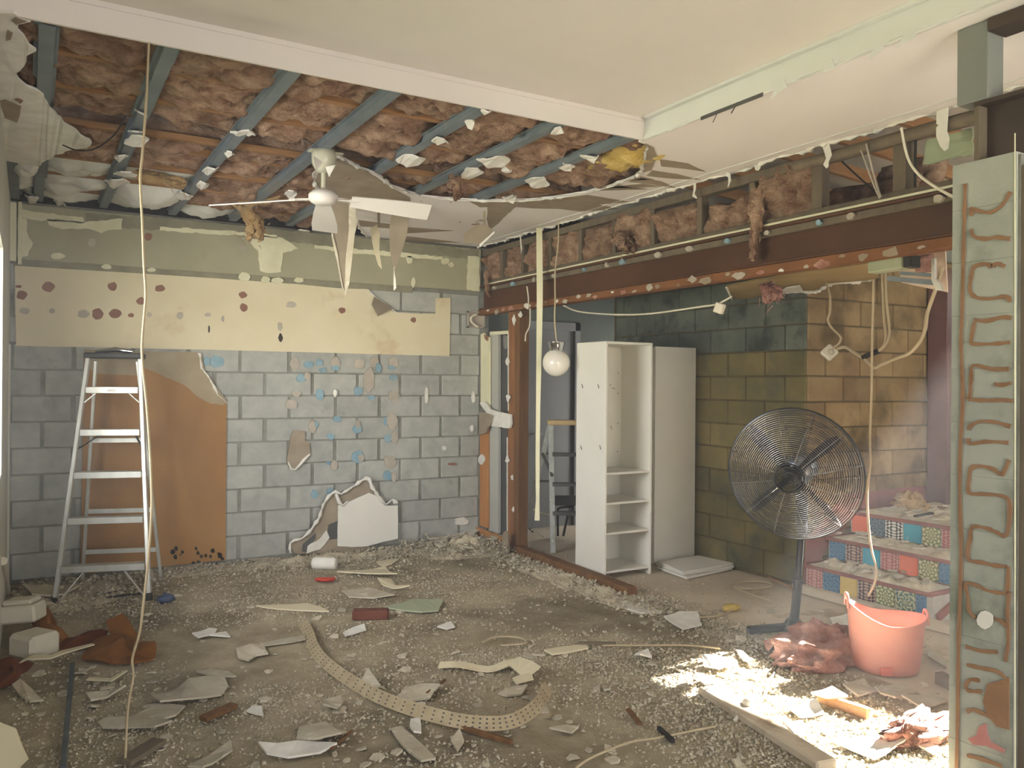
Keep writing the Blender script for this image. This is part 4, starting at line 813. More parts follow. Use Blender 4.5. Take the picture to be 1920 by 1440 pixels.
for i in range(3):
    a = .03*(i-1); q = [Vector((x+R.uniform(-.03, .03), y+R.uniform(-.03, .03), .022+.02*i)) for x, y in bst]
    solo('loose_panel', MB().plate(q, (0, 0, 1), .017), 'white', ['bottom', 'middle', 'topmost'][i]+' loose white panel of the small stack before the tall cupboard', 'panel', None)
# ------------------------------------------------------------------ stepladders
def ladder(name, label, c, ang, wb_, wt, h, dep, steps, m, capm, rear=True, sub=.5):
    t = empty(name, label, 'stepladder', c); c = Vector(c); u = Vector((math.cos(ang), math.sin(ang), 0)); v = Vector((-math.sin(ang), math.cos(ang), 0)); zz = Vector((0, 0, 1))
    lean = dep*sub
    def P(s, k, z): return c + u*s + v*k + zz*z
    def fr(s, z): a = z/h; return P(s*(wb_+(wt-wb_)*a)/2, lean*a, z)
    def rr(s, z): a = z/h; return P(s*(wb_*.92+(wt*.8-wb_*.92)*a)/2, dep+(lean+.06-dep)*a, z)
    for s in (-1, 1):
        part('front_rail', MB().beam(fr(s, 0.01), fr(s, h-.03), .028, .05, up=v, ch=.004), m, t)
        part('foot', MB().beam(fr(s, 0), fr(s, .05), .036, .058, up=v, ch=.004), 'blackpl', t)
        if rear: part('rear_rail', MB().beam(rr(s, 0.0), rr(s, h-.05), .022, .03, up=v, ch=.003), m, t)
    for z in steps:
        a = z/h; hw = (wb_+(wt-wb_)*a)/2-.016; y = lean*a
        st = part('step', MB().box((-hw, -.035, -.011), (hw, .05, 0), .003, Matrix.Translation(P(0, y, z)) @ Matrix.Rotation(ang, 4, 'Z')).box((-hw, -.037, -.045), (hw, -.03, 0), .002, Matrix.Translation(P(0, y, z)) @ Matrix.Rotation(ang, 4, 'Z')), m, t)
    if rear:
        for z in [h*.14, h*.32, h*.48, h*.63]: part('rear_brace', MB().beam(rr(-1, z), rr(1, z), .012, .035, ch=.002), m, t)
        for s in (-1, 1):
            z = steps[0]; part('strut', MB().beam(fr(s*.9, .03), P(s*wb_*.18, lean*z/h, z-.02), .006, .022, up=v), m, t)
            z = steps[-1]; part('strut', MB().beam(fr(s*.97, z-.12), P(s*wt*.22, lean*z/h, z-.015), .006, .02, up=v), m, t)
            part('spreader', MB().beam(fr(s, h*.6), rr(s*.6, h*.66), .006, .022, up=v), 'blackpl', t)
    part('top_cap', MB().box((-wt/2-.02, -.07, -.035), (wt/2+.02, .12, .005), .008, Matrix.Translation(P(0, lean, h)) @ Matrix.Rotation(ang, 4, 'Z')), capm, t)
    return t, P, lean
c0 = onZ(192, 1133, 0)
c0 = onD(192, 1133, 5.69); c0.z = 0
LA = -YAW+.24
lad, LP, ll = ladder('stepladder', 'aluminium stepladder standing before the orange hardboard panel', c0, LA, .60, .34, 1.72, .62, [.255, .575, .885, 1.18, 1.48], 'alu', 'blackpl')
part('label_plate', MB().box((-.03, -.040, -.032), (.03, -.0375, -.016), 0, Matrix.Translation(LP(0, ll*1.48/1.72, 1.48)) @ Matrix.Rotation(LA, 4, 'Z')), 'white', lad, 'small printed plate')
solo('chrome_latch_tool', MB().tube([LP(-.13, ll+.02, 1.735), LP(.0, ll, 1.75), LP(.12, ll, 1.737)], [.012, .02, .012], 8), 'chrome', 'small shiny metal tool lying on top of the aluminium stepladder', 'tool')
c2 = onZ(1052, 1037, 0)
l2 = empty('old_stepladder', 'old paint spattered stepladder half hidden behind the bookcase in the hall', 'stepladder', c2)
fb = onZ(1037, 1037, 0); dR = Vector((math.cos(-YAW), math.sin(-YAW), 0))
tp_ = onD(1033, 792, (fb-CAM).dot(FW)+.12)
part('front_rail', MB().beam(fb, tp_, .05, .028, up=FW, ch=.004), 'oldalu', l2); part('front_rail', MB().beam(fb+dR*.42, tp_+dR*.34, .05, .028, up=FW, ch=.004), 'oldalu', l2)
rb = onZ(985, 1000, 0); rb = fb + (rb-fb)*.62 + dR*0; rb.z = 0; rb = onD(987, 990, 7.85); 
part('rear_rail', MB().beam(rb, tp_+FW*.06, .05, .03, up=FW, ch=.004), 'oldalu', l2)
for y in (852, 908, 962): part('step', MB().beam(onD(1036, y, 7.5), onD(1036, y, 7.5)+dR*.36, .09, .03, ch=.003), 'dkgrey', l2)
part('rear_brace', MB().beam(onD(1016, 850, 7.72), onD(1016, 850, 7.72)+dR*.1, .03, .02), 'dkgrey', l2); part('rear_brace', MB().beam(onD(1004, 902, 7.76), onD(1004, 902, 7.76)+dR*.15, .03, .02), 'dkgrey', l2)
part('spreader', MB().beam(onD(1017, 850, 7.7), onD(1035, 892, 7.52), .02, .02), 'dkgrey', l2)
part('top_cap', MB().beam(tp_-dR*.03+Vector((0, 0, .0)), tp_+dR*.36, .12, .045, ch=.006), mat('pale timber cap', '#b59a6c', '#c3aa7d', 8, .8), l2)
ch_ = empty('folding_chair', 'dark folded chair leaning on the grey wall behind the old stepladder', 'chair', onD(1058, 1000, 8.2))
part('backrest', MB().box((-.12, 0, .3), (.2, .02, .4), .006, Matrix.Translation(onD(1058, 1005, 8.2)) @ Matrix.Rotation(-YAW, 4, 'Z')), 'dkgrey', ch_)
part('frame', MB().tube(smooth([onD(1046, 1005, 8.2), onD(1046, 962, 8.2), onD(1050, 952, 8.2), onD(1075, 950, 8.2)], 3), .012, 6).tube([onD(1056, 1005, 8.2), onD(1066, 960, 8.2)], .012, 6), 'blackpl', ch_)
for i, px in enumerate([[(984, 880), (982, 930), (990, 985), (1000, 998)], [(1000, 955), (1015, 962), (1030, 966)], [(990, 1000), (1000, 992), (1012, 1002), (1020, 1006)]]):
    solo('hall_cable', MB().tube(smooth([onD(x, y, 7.9) for x, y in px], 4), .008, 6), ['dkgrey', 'cordwhite', 'cordwhite'][i], ['grey cable hanging beside the brown door post', 'white cable end behind the hanging tape', 'short white cable curled on the dark hall floor'][i], 'cable')
# ------------------------------------------------------------------ steps with patterned tiles
st = empty('tiled_steps', 'maroon timber steps with colourful patterned tiles on the risers', 'steps', (5.4, 3.8, 0))
def pat(name, bgc, fg, kind):
    m = bpy.data.materials.new(name); m.use_nodes = True; N = m.node_tree.nodes; L = m.node_tree.links; b = N['Principled BSDF']
    b.inputs['Roughness'].default_value = .35
    tc = N.new('ShaderNodeTexCoord'); sp = N.new('ShaderNodeSeparateXYZ'); L.new(tc.outputs['Object'], sp.inputs[0])
    def mth(op, a, c=None):
        x = N.new('ShaderNodeMath'); x.operation = op
        for i, v in enumerate((a, c)):
            if v is None: continue
            if hasattr(v, 'is_linked'): L.new(v, x.inputs[i])
            else: x.inputs[i].default_value = v
        return x.outputs[0]
    Y, Zc = sp.outputs['Y'], sp.outputs['Z']
    r = mth('SQRT', mth('ADD', mth('MULTIPLY', Y, Y), mth('MULTIPLY', Zc, Zc))); a = mth('ARCTAN2', Zc, Y)
    if kind == 'flower': v = mth('ADD', mth('COSINE', mth('ADD', mth('MULTIPLY', a, 8), mth('MULTIPLY', mth('SINE', mth('MULTIPLY', r, 150)), 2.2))), mth('MULTIPLY', mth('SINE', mth('MULTIPLY', r, 210)), .6))
    elif kind == 'scroll': v = mth('ADD', mth('SINE', mth('MULTIPLY', mth('ABSOLUTE', Y), 210)), mth('SINE', mth('ADD', mth('MULTIPLY', mth('ABSOLUTE', Zc), 230), mth('MULTIPLY', r, 90))))
    else: v = mth('ADD', mth('COSINE', mth('MULTIPLY', a, 12)), mth('MULTIPLY', mth('SINE', mth('ADD', mth('MULTIPLY', r, 240), mth('MULTIPLY', mth('COSINE', mth('MULTIPLY', a, 6)), 2.0))), 1.1))
    mr = N.new('ShaderNodeMapRange'); mr.inputs['From Min'].default_value = -.1; mr.inputs['From Max'].default_value = .25; L.new(v, mr.inputs['Value'])
    mx = N.new('ShaderNodeMix'); mx.data_type = 'RGBA'; L.new(mr.outputs[0], mx.inputs[0]); mx.inputs[6].default_value = lin(bgc); mx.inputs[7].default_value = lin(fg)
    L.new(mx.outputs[2], b.inputs['Base Color']); return m
T = {'or': mat('orange tile', '#dd6c42', '#e2764c', 6, .35), 'tq': mat('turquoise tile', '#2f93a6', '#3b9fb0', 6, .3, c3='#a8c8c4', s3=7, lo3=.62, hi3=.75), 'ye': mat('yellow tile', '#d3b457', '#dabd66', 6, .35),
     'dn': pat('dark navy flower tile', '#2a3b4a', '#5f7480', 'flower'), 'bw': pat('black white scroll tile', '#23211f', '#d8d4c6', 'scroll'), 'gr': pat('green rosette tile', '#6d7a4e', '#c9c28f', 'ros'), 'pk': pat('pink scroll tile', '#9b5a50', '#c78d80', 'scroll'),
     'bl': pat('blue flower tile', '#2a5678', '#4b7c98', 'flower'), 'br': pat('brown leaf tile', '#3f2620', '#b0917c', 'scroll'), 'gb': pat('teal leaf tile', '#4f6f66', '#bdb98c', 'flower')}
S3 = [(5.05, .0, .195, ['pk', 'bl', 'ye', 'br', 'gr', 'gb', 'bl']), (5.30, .205, .375, ['bl', 'br', 'tq', 'pk', 'or', 'gr', 'bl']), (5.56, .385, .555, ['or', 'dn', 'bw', 'tq', 'gr', 'pk', 'or'])]
tw = .1475
tm = mesh_of('tile', MB().box((-.004, -.070, -.0765), (.004, .070, .0765), .0015), T['or'], Vector()); fixn(tm)
tms = {}
for k, mm in T.items():
    me = tm.copy(); me.materials.clear(); me.materials.append(mm); tms[k] = me
for i, (x, z0, z1, row) in enumerate(S3):
    yl, yr = YH-.012, 3.255 if i == 0 else 3.0
    part('riser', MB().box((x+.006, yr, z0), (x+.02, yl, z1-.028)), 'grout', st)
    for k, cde in enumerate(row):
        yc_ = yl-.007-tw*(k+.5); hgt = z1-.03-z0
        if i == 0 and k == 6:
            me = mesh_of('tile', MB().box((-.004, -.036, -.0765), (.004, .036, .0765), .0015), T[cde], Vector()); fixn(me); yc_ = yl-.007-tw*6-.04
        else: me = tms[cde]
        if yc_-.03 < yr: continue
        piece('tile', me, (x+.002, yc_, z0+.004+.0775 if i else .088), st)
    xe = x+.285 if i < 2 else 6.9
    part('tread', MB().box((x-.03, yr-.01 if i == 0 else 2.4, z1-.028), (xe, yl, z1), .004), 'maroon', st)
part('wall_string', MB().plate([(x, YH-.012, z) for x, z in [(5.02, 0), (5.06, .30), (5.06, .36), (5.5, .69), (7.15, .69), (7.15, .5), (5.6, .5), (5.3, .3), (5.06, 0)]], (0, -1, 0), .012), 'maroon', st)
part('side_panel', MB().plate([(x, 3.25, z) for x, z in [(5.06, 0), (5.06, .166), (5.33, .166), (5.33, 0)]], (0, -1, 0), .015), 'grout', st)
part('side_brace', MB().beam((5.08, 3.235, .03), (5.42, 3.235, .17), .02, .05), 'maroon', st)
# rubble on the treads: heaps of dust and one object each for the bigger bits
def dustheap(x0, x1, ya, yz, z, seed, amp, nx=10, ny=36):
    mb = MB(); vs = []
    for j in range(ny+1):
        for i in range(nx+1):
            a, b = i/nx, j/ny; x = x0+(x1-x0)*a; y = ya+(yz-ya)*b
            e = min(1, min(a, 1-a)*4, min(b, 1-b)*9)
            vs.append((x, y, z+e*max(0.001, amp*(.5+noise.fractal(Vector((x*9, y*9, seed)), 1, 2, 4)))))
    W = nx+1; mb.add(vs, [(j*W+i, j*W+i+1, (j+1)*W+i+1, (j+1)*W+i) for j in range(ny) for i in range(nx)]); return mb
for i, (x, z0, z1, row) in enumerate(S3):
    o = part('tread_dust', dustheap(x-.025, x+.26 if i < 2 else 6.6, 3.27 if i == 0 else 2.5, YH-.05, z1, i*7, .045 if i < 2 else .05), 'dust', st); o['kind'] = 'stuff'
R = random.Random(17)
chipm = []
for k in range(10):
    n = R.randint(5, 7); pts = [Vector((math.cos(6.283*j/n)*R.uniform(.6, 1.1), math.sin(6.283*j/n)*R.uniform(.4, .9), R.uniform(-.12, .12))) for j in range(n)]
    me = mesh_of('plaster_chip', MB().plate(pts, (0, 0, 1), .22), K['chip'], Vector()); fixn(me); chipm.append(me)
def chip(loc, s_, label, group, flat=1, cat='plaster fragment'):
    o = bpy.data.objects.new('plaster_chip', chipm[R.randrange(10)]); COL.objects.link(o); o.location = loc; o.scale = (s_, s_, s_*flat)
    o.rotation_euler = (R.uniform(-.25, .25), R.uniform(-.25, .25), R.uniform(0, 6.3)); tag(o, label, cat, group); return o
for i in range(70):
    k = R.choice([0, 0, 1, 1, 2, 2, 2]); x, z0, z1, row = S3[k]
    chip((x+R.uniform(0, .24 if k < 2 else .7), R.uniform(3.3 if k == 0 else 2.9, YH-.08), z1+.03+R.uniform(0, .015)), R.uniform(.02, .055), 'small pale rubble chip lying on the dusty tiled steps', 'chips on the steps')
solo('wool_clump', MB().blob((5.9, 3.98, .61), .1, .12, .085, 5, .6, 30, 20, 4, .56), 'insultan', 'tan wool clump sitting on the top tiled step', 'insulation')
solo('dark_strip', MB().beam(onZ(1716, 968, .60), onZ(1748, 962, .61), .03, .012), 'blackpl', 'small black strip lying on the dusty top step', 'strip')
solo('kerb_strip', MB().beam((4.93, 4.26, .03), (4.90, 2.4, .03), .07, .06, ch=.008), 'hallfloor', 'low dusty kerb along the foot of the tiled steps', 'kerb')
# ------------------------------------------------------------------ pedestal fan
fc = onD(1489, 889, 5.07)
toC = Vector((-FW.x, -FW.y, 0)).normalized(); lf = Vector((-RT.x, -RT.y, 0)).normalized()
fn = (toC*.84 + lf*.54 + Vector((0, 0, -.13))).normalized()
base = onZ(1488, 1188, 0)
pf = empty('pedestal_fan', 'large black pedestal fan with a round wire cage standing before the steps', 'fan', base)
R0 = .405
fu, fv, _ = basis(fn)
g = MB(); 
for r_, ct in ((R0, .0),): g.ring(fc, fn, R0, .007, 64, 6)
part('rim', g, 'fanwire', pf)
def prof(r_): return .115*math.cos(min(1, r_/R0)*math.pi/2)**.7
front, back = MB(), MB()
N_ = 26
for k in range(N_):
    r_ = .10+(R0-.105)*k/(N_-1)
    front.ring(fc+fn*prof(r_), fn, r_, .0019, 56, 4)
    if k % 1 == 0: back.ring(fc-fn*prof(r_)*.9, fn, r_, .0019, 56, 4)
fg = part('front_guard', front, 'wire', pf); bgd = part('back_guard', back, 'fanblack', pf)
fs, bs = MB(), MB()
for k in range(12):
    a = 2*math.pi*k/12+.2; d = fu*math.cos(a)+fv*math.sin(a)
    fs.tube([fc+d*r_+fn*(prof(r_)+.003) for r_ in (.09, .14, .2, .26, .32, .37, R0)], .0026, 5)
    bs.tube([fc+d*r_-fn*(prof(r_)*.9+.003) for r_ in (.07, .14, .2, .26, .32, .37, R0)], .0026, 5)
part('front_spokes', fs, 'wire', fg); part('back_spokes', bs, 'fanblack', bgd)
hb_ = part('hub_badge', MB().lathe(fc+fn*.112, fn, [(.03, 0), (.04, 0), (.04, .004), (.03, .004), (.03, 0)], 32, False), 'fanwire', pf)
h2 = MB().ring(fc+fn*.122, fn, .088, .006, 40, 6).ring(fc+fn*.122, fn, .07, .004, 40, 6)
for k in range(9): h2.ring(fc+fn*.122, fn, .012+.007*k, .0014, 28, 4)
part('hub_rings', h2, 'fanblack', hb_)
for k in range(4):
    a = 2*math.pi*k/4+.72; d = fu*math.cos(a)+fv*math.sin(a); e_ = fn.cross(d)
    q = []
    for r_, wd, tw_ in ((.04, .03, 1.0), (.12, .05, .95), (.22, .065, .9), (.31, .06, .85), (.355, .035, .8)):
        s_ = (e_*math.cos(tw_)+fn*math.sin(tw_))*wd; q.append((fc+d*r_-s_*.6, fc+d*r_+s_))
    mb = MB(); vs = [p for a_ in q for p in a_]; vs += [p+fn*.003 for p in vs]; n2 = len(q)*2
    fs_ = [(2*i, 2*i+1, 2*i+3, 2*i+2) for i in range(len(q)-1)] + [(2*i+n2, 2*i+2+n2, 2*i+3+n2, 2*i+1+n2) for i in range(len(q)-1)]
    fs_ += [(2*i, 2*i+2, 2*i+2+n2, 2*i+n2) for i in range(len(q)-1)] + [(2*i+1, 2*i+1+n2, 2*i+3+n2, 2*i+3) for i in range(len(q)-1)] + [(0, n2, n2+1, 1), (n2-2, n2-1, 2*n2-1, 2*n2-2)]
    mb.add(vs, fs_); part('blade', mb, 'fanblack', pf)
part('hub', MB().lathe(fc-fn*.03, fn, [(0, 0), (.045, 0), (.045, .05), (.02, .06), (0, .06)], 20, False), 'fanblack', pf)
part('motor', MB().lathe(fc-fn*.10, -fn, [(0, 0), (.085, 0), (.095, .02), (.095, .13), (.08, .17), (.04, .19), (0, .19)], 28, False), 'fanmotor', pf)
mot = fc-fn*.2
ptop = Vector((mot.x, mot.y, fc.z-.12)); ptop = onD(1503, 1010, 5.12); 
part('neck', MB().tube([mot-Vector((0, 0, .02)), mot-Vector((0, 0, .12)), ptop+Vector((0, 0, .02))], [.05, .04, .032], 12), 'fanblack', pf)
part('pole', MB().tube([base+Vector((0, 0, .03)), base+(ptop-base)*.55], .027, 14).tube([base+(ptop-base)*.5, ptop+Vector((0, 0, .08))], .02, 14), 'fanblack', pf)
part('collar', MB().tube([base+(ptop-base)*.53, base+(ptop-base)*.57], .034, 14), 'fanblack', pf)
for px in ((1402, 1183), (1520, 1178), (1452, 1228)):
    e_ = onZ(px[0], px[1], .03); e_.z = .035; part('leg', MB().beam(base+Vector((0, 0, .045)), e_, .055, .04, ch=.008), 'fanblack', pf)
part('base_hub', MB().lathe(base, (0, 0, 1), [(0, 0), (.06, 0), (.06, .06), (.04, .09), (0, .09)], 20, False), 'fanblack', pf)
solo('fan_power_cord', MB().tube(smooth([onD(1489, 1105, 5.03), onD(1483, 1150, 4.95), onZ(1468, 1195, .02), onZ(1464, 1225, .012), onZ(1452, 1260, .012), onZ(1438, 1285, .012), onZ(1432, 1305, .012), onZ(1418, 1318, .012)], 5), .0055, 6), 'dkgrey', 'thin grey power cord running from the pedestal fan over the floor', 'cord')
pg = empty('plug', 'white round plug of the fan cord lying on sunlit rubble', 'plug', onZ(1400, 1325, 0))
part('body', MB().lathe(onZ(1404, 1322, .03), (-.6, -.5, .5), [(0, 0), (.03, 0), (.034, .01), (.03, .02), (.012, .045), (0, .045)], 18, False), 'cordwhite', pg); part('cord_tail', MB().tube(smooth([onZ(1396, 1330, .03), onZ(1386, 1340, .02), onZ(1378, 1350, .01)], 3), .009, 6), 'cordwhite', pg)
# ------------------------------------------------------------------ coral tub
tcx = onZ(1660, 1252, 0); tu = Vector((math.cos(-.75), math.sin(-.75), 0)); tv_ = Vector((-tu.y, tu.x, 0))
tb2 = empty('flexible_tub', 'coral pink flexible tub with squeezed rim standing by the tiled steps', 'tub', tcx)
def tubring(z, a_, b_, l_=0, r_=0): return [tcx+tu*(a_*math.cos(t))+tv_*(b_*math.sin(t))+Vector((0, 0, z+l_*max(0, -math.cos(t))**1.6+r_*max(0, math.cos(t))**2)) for t in [2*math.pi*k/48 for k in range(48)]]
rings = [tubring(0, .145, .145), tubring(.004, .163, .16), tubring(.04, .172, .167), tubring(.12, .182, .172, .01, .003), tubring(.2, .19, .176, .045, .012), tubring(.262, .198, .178, .085, .024), tubring(.27, .204, .184, .088, .025), tubring(.27, .196, .176, .088, .025), tubring(.2, .184, .17, .045, .012), tubring(.04, .166, .161), tubring(.012, .145, .145)]
mb = MB(); vs = [p for r_ in rings for p in r_]; mb.add(vs, [(k*48+j, k*48+(j+1) % 48, (k+1)*48+(j+1) % 48, (k+1)*48+j) for k in range(len(rings)-1) for j in range(48)], True); mb.add(rings[0], [tuple(range(48))[::-1]]); mb.add(rings[-1], [tuple(range(48))])
part('body', mb, 'tub', tb2)
for s_, zh_ in ((-1, .352), (1, .288)):
    c_ = tcx+tu*(s_*.2)+Vector((0, 0, zh_)); part('handle', MB().tube(smooth([c_-tv_*.05+Vector((0, 0, -.03)), c_-tv_*.032+Vector((0, 0, .03)), c_+tv_*.032+Vector((0, 0, .03)), c_+tv_*.05+Vector((0, 0, -.03))], 4), .008, 8), 'tub', tb2)
part('patch', MB().plate([onD(x, y, (tcx-CAM).dot(FW)-.18) for x, y in [(1650, 1253), (1674, 1252), (1673, 1268), (1652, 1268)]], -FW, .004), mat('dull red label', '#b5685c', None), tb2)
solo('pink_insulation_heap', MB().blob(onZ(1545, 1222, .03), .33, .2, .13, 3, .5, 40, 22, 3.0, .004), 'insulpink', 'heap of torn pink wool on the floor between fan base and coral tub', 'insulation')
solo('pink_insulation_scrap', MB().blob(onZ(1722, 1372, .03), .22, .09, .07, 8, .5, 30, 16, 3.0, .004), 'insulpink', 'small orange pink wool scrap in the sunlit rubble by the column', 'insulation')
solo('small_wool_bit', MB().blob(onZ(1372, 1140, .02), .07, .04, .025, 9, .4, 14, 8), 'insulyel', 'tiny yellow wool bit on the floor near the fan legs', 'insulation')
# ------------------------------------------------------------------ hall cables and boxes
hcb = empty('cable_to_box', 'white cable sagging under the beam to a small white junction cube', 'cable', onX(1180, 585, 4.05))
part('cable', MB().tube(smooth([onX(1052, 570, XR+.06)]+[onX(x, y, 4.05) for x, y in [(1080, 583), (1120, 588), (1170, 590), (1220, 588), (1280, 580), (1320, 574), (1345, 570), (1372, 556)]], 4), .007, 6), 'cordwhite', hcb)
part('cube', MB().box((-.03, -.03, -.035), (.03, .03, .035), .006, Matrix.Translation(onX(1349, 578, 4.05)) @ Matrix.Rotation(.5, 4, 'Z') @ Matrix.Rotation(.35, 4, 'X')), 'cordwhite', hcb)
HX = 4.55
def hc_(px): return smooth([onX(x, y, HX) for x, y in px], 4)
bxo = empty('hanging_socket', 'square cream socket box hanging in the air by cables before the mossy block wall', 'socket box', onX(1555, 660, HX))
fr_ = Matrix((RT, -FW, UP)).transposed().to_4x4()
sbx = part('box', MB().box((-.042, -.022, -.042), (.042, .022, .042), .008, Matrix.Translation(onX(1555, 661, HX)) @ fr_ @ Matrix.Rotation(-.75, 4, 'Y') @ Matrix.Rotation(.3, 4, 'X')), 'cordwhite', bxo)
part('socket_ring', MB().ring(onX(1555, 660, HX)-FW*.03, -FW, .018, .003, 20, 5), 'greyad', sbx)
solo('socket_cable', MB().tube(hc_([(1549, 530), (1556, 555), (1556, 585), (1552, 600), (1560, 615), (1576, 632), (1572, 645), (1562, 652)]), .008, 6), 'cord', 'thin cream cable dropping from the torn board to the hanging socket box', 'cable')
solo('socket_cable', MB().tube(hc_([(1570, 654), (1585, 651), (1600, 660), (1618, 671), (1628, 680), (1640, 690), (1652, 684), (1680, 672), (1705, 662), (1725, 640), (1735, 615), (1738, 590), (1746, 565), (1757, 535), (1768, 500)]), .011, 8), 'cord', 'thick cream cable looping from the socket box up to the service hole', 'cable')
solo('fitting_cable', MB().tube(hc_([(1654, 510), (1656, 560), (1658, 600), (1661, 630), (1656, 650), (1640, 660), (1630, 668)]), .009, 6), 'cord', 'first cream cable hanging straight from the grey green fitting', 'cable')
solo('fitting_cable', MB().tube(hc_([(1660, 510), (1662, 560), (1667, 610), (1667, 630), (1658, 650), (1645, 660)]), .008, 6), 'cord', 'second cream cable hanging from the grey green fitting, bowing towards the post', 'cable')
solo('tape_joint', MB().tube(hc_([(1618, 671), (1632, 664), (1648, 658)]), .017, 8), 'blackpl', 'black taped joint where the hanging cream cables meet', 'cable joint')
solo('long_hall_cable', MB().tube(smooth([onX(1638, 525, 4.4), onX(1637, 580, 4.4), onX(1635, 660, 4.4), onX(1634, 740, 4.4), onX(1631, 820, 4.4), onX(1632, 870, 4.4), onX(1626, 920, 4.4), onX(1628, 980, 4.4), onX(1634, 1030, 4.35), onX(1643, 1065, 4.3), onX(1641, 1090, 4.25), onX(1628, 1118, 4.2)], 4), .0075, 6), 'cord', 'long cream cable falling from the hall ceiling into the coral tub', 'cable')
# ------------------------------------------------------------------ pendant globe, hanging tape, hanging main cable
gx = onX(1043, 668, 3.7); gd = (gx-CAM).dot(FW)
pn = empty('pendant_light', 'round opal glass globe hanging on a cord before the white bookcase', 'pendant light', gx)
part('cord', MB().tube(smooth([onD(1075, 305, gd-.5), onD(1058, 330, gd-.35), onD(1050, 352, gd-.15), onD(1047, 390, gd), onD(1047, 450, gd), onD(1041, 510, gd), onD(1041, 560, gd), onD(1040, 600, gd), onD(1043, 634, gd), onD(1044, 643, gd)], 4), .0065, 6), 'cord', pn)
part('gallery', MB().lathe(onD(1043, 660, gd), (0, 0, 1), [(.055, 0), (.058, .03), (.07, .075), (.074, .08), (.0, .082)], 24, False), 'chrome', pn)
gc = onD(1043, 680, gd); part('globe', MB().lathe(gc, (0, 0, -1), [(.112*math.sin(t), -.112*math.cos(t)) for t in [math.pi*(k/20) for k in range(2, 21)]], 32, False), 'globe', pn)
solo('hanging_tape', MB().ribbon([onD(1011, 426, 7.08), onD(1012, 530, 6.95), onD(1012, 560, 6.93), onD(1011, 640, 6.92), onD(1009, 760, 6.9), onD(1008, 860, 6.9), onD(1008, 940, 6.9), onD(1007, 976, 6.9)], RT, [.05, .052, .05, .046, .036, .034, .03, .042], .004), 'tape', 'long pale jointing tape hanging from the ceiling edge down the hall opening', 'tape')
for i, px in enumerate([[(988, 537), (991, 560), (990, 580)], [(994, 578), (994, 600), (992, 615), (986, 626), (985, 640)]]):
    solo('short_wire', MB().tube(smooth([onX(x, y, XR-.04) for x, y in px], 3), .006, 5), 'cordwhite', ['short white wire hanging over the beam near the door post', 'short white wire hanging under the beam behind the door post'][i], 'wire')
solo('hanging_cable', MB().tube(smooth([onD(x, y, 3.27) for x, y in [(279, 78), (274, 190), (267, 290), (263, 335), (267, 420), (270, 500), (273, 555), (267, 632), (267, 680), (276, 770), (283, 880), (284, 960), (277, 1060), (269, 1130), (262, 1185), (248, 1235), (250, 1268), (240, 1325), (236, 1400), (234, 1436)]], 4), .0082, 8, flat=.6), 'cord', 'long flat cream cable hanging from the bulkhead to the floor in front of the stepladder', 'cable')
solo('thin_wire', MB().tube(smooth([onZ(118, 272, ZC-.01), onZ(145, 282, ZC-.06), onZ(180, 278, ZC-.05), onZ(215, 252, ZC-.02), onZ(235, 218, ZC)], 4), .004, 5), 'blackpl', 'thin dark wire looped under the torn board at the window wall', 'wire')
# ------------------------------------------------------------------ ceiling fan
cf0 = onZ(607, 286, ZC); cf = empty('ceiling_fan', 'white ceiling fan with a grey dome hanging under the torn ceiling', 'ceiling fan', cf0)
part('dome', MB().lathe(cf0+Vector((0, 0, .012)), (0, 0, -1), [(.0, 0), (.064, 0), (.07, .03), (.068, .075), (.05, .11), (.03, .13), (0, .13)], 28, False), 'canopy', cf)
part('mount_plate', MB().box((cf0.x-.09, cf0.y-.03, ZC-.002), (cf0.x+.11, cf0.y+.03, ZC+.006), .002), 'canopy', cf)
part('torn_cap', MB().plate([onZ(588, 292, ZC-.1), onZ(604, 303, ZC-.1), onZ(600, 312, ZC-.12), onZ(592, 320, ZC-.14)], -FW, .004).plate([onD(610, 313, 4.7), onD(629, 309, 4.7), onD(617, 332, 4.7)], -FW, .004), 'gyp', cf, 'white broken shell pieces')
zm = 2.605
part('rod', MB().tube([cf0+Vector((0, 0, -.12)), (cf0.x, cf0.y, zm+.03)], .014, 10), 'canopy', cf)
part('motor', MB().lathe((cf0.x, cf0.y, zm-.05), (0, 0, 1), [(0, 0), (.05, 0), (.075, .015), (.085, .035), (.085, .055), (.06, .08), (0, .085)], 28, False), 'whitefan', cf)
hubc = Vector((cf0.x, cf0.y, zm-.02))
for tx, ty, w0, w1, pt in ((805, 398, .08, .125, -.6), (609, 434, .09, .17, .08), (398, 384, .05, .1, -.28)):
    e_ = onZ(tx, ty, zm-.045); d = (e_-hubc); d.z = 0; d.normalize(); e_ = hubc + (e_-hubc); sd_ = Vector((-d.y, d.x, 0))
    sdp = (sd_*math.cos(pt)+Vector((0, 0, math.sin(pt))))
    a_ = hubc+d*.16; b_ = Vector((e_.x, e_.y, zm-.045))
    bl_ = part('blade', MB().ribbon([a_, a_+(b_-a_)*.3, a_+(b_-a_)*.7, b_], sdp, [w0, w0+(w1-w0)*.5, w1*.98, w1], .007), 'whitefan', cf)
    part('blade_arm', MB().beam(hubc+d*.06, a_+d*.04, .03, .008), 'whitefan', bl_)
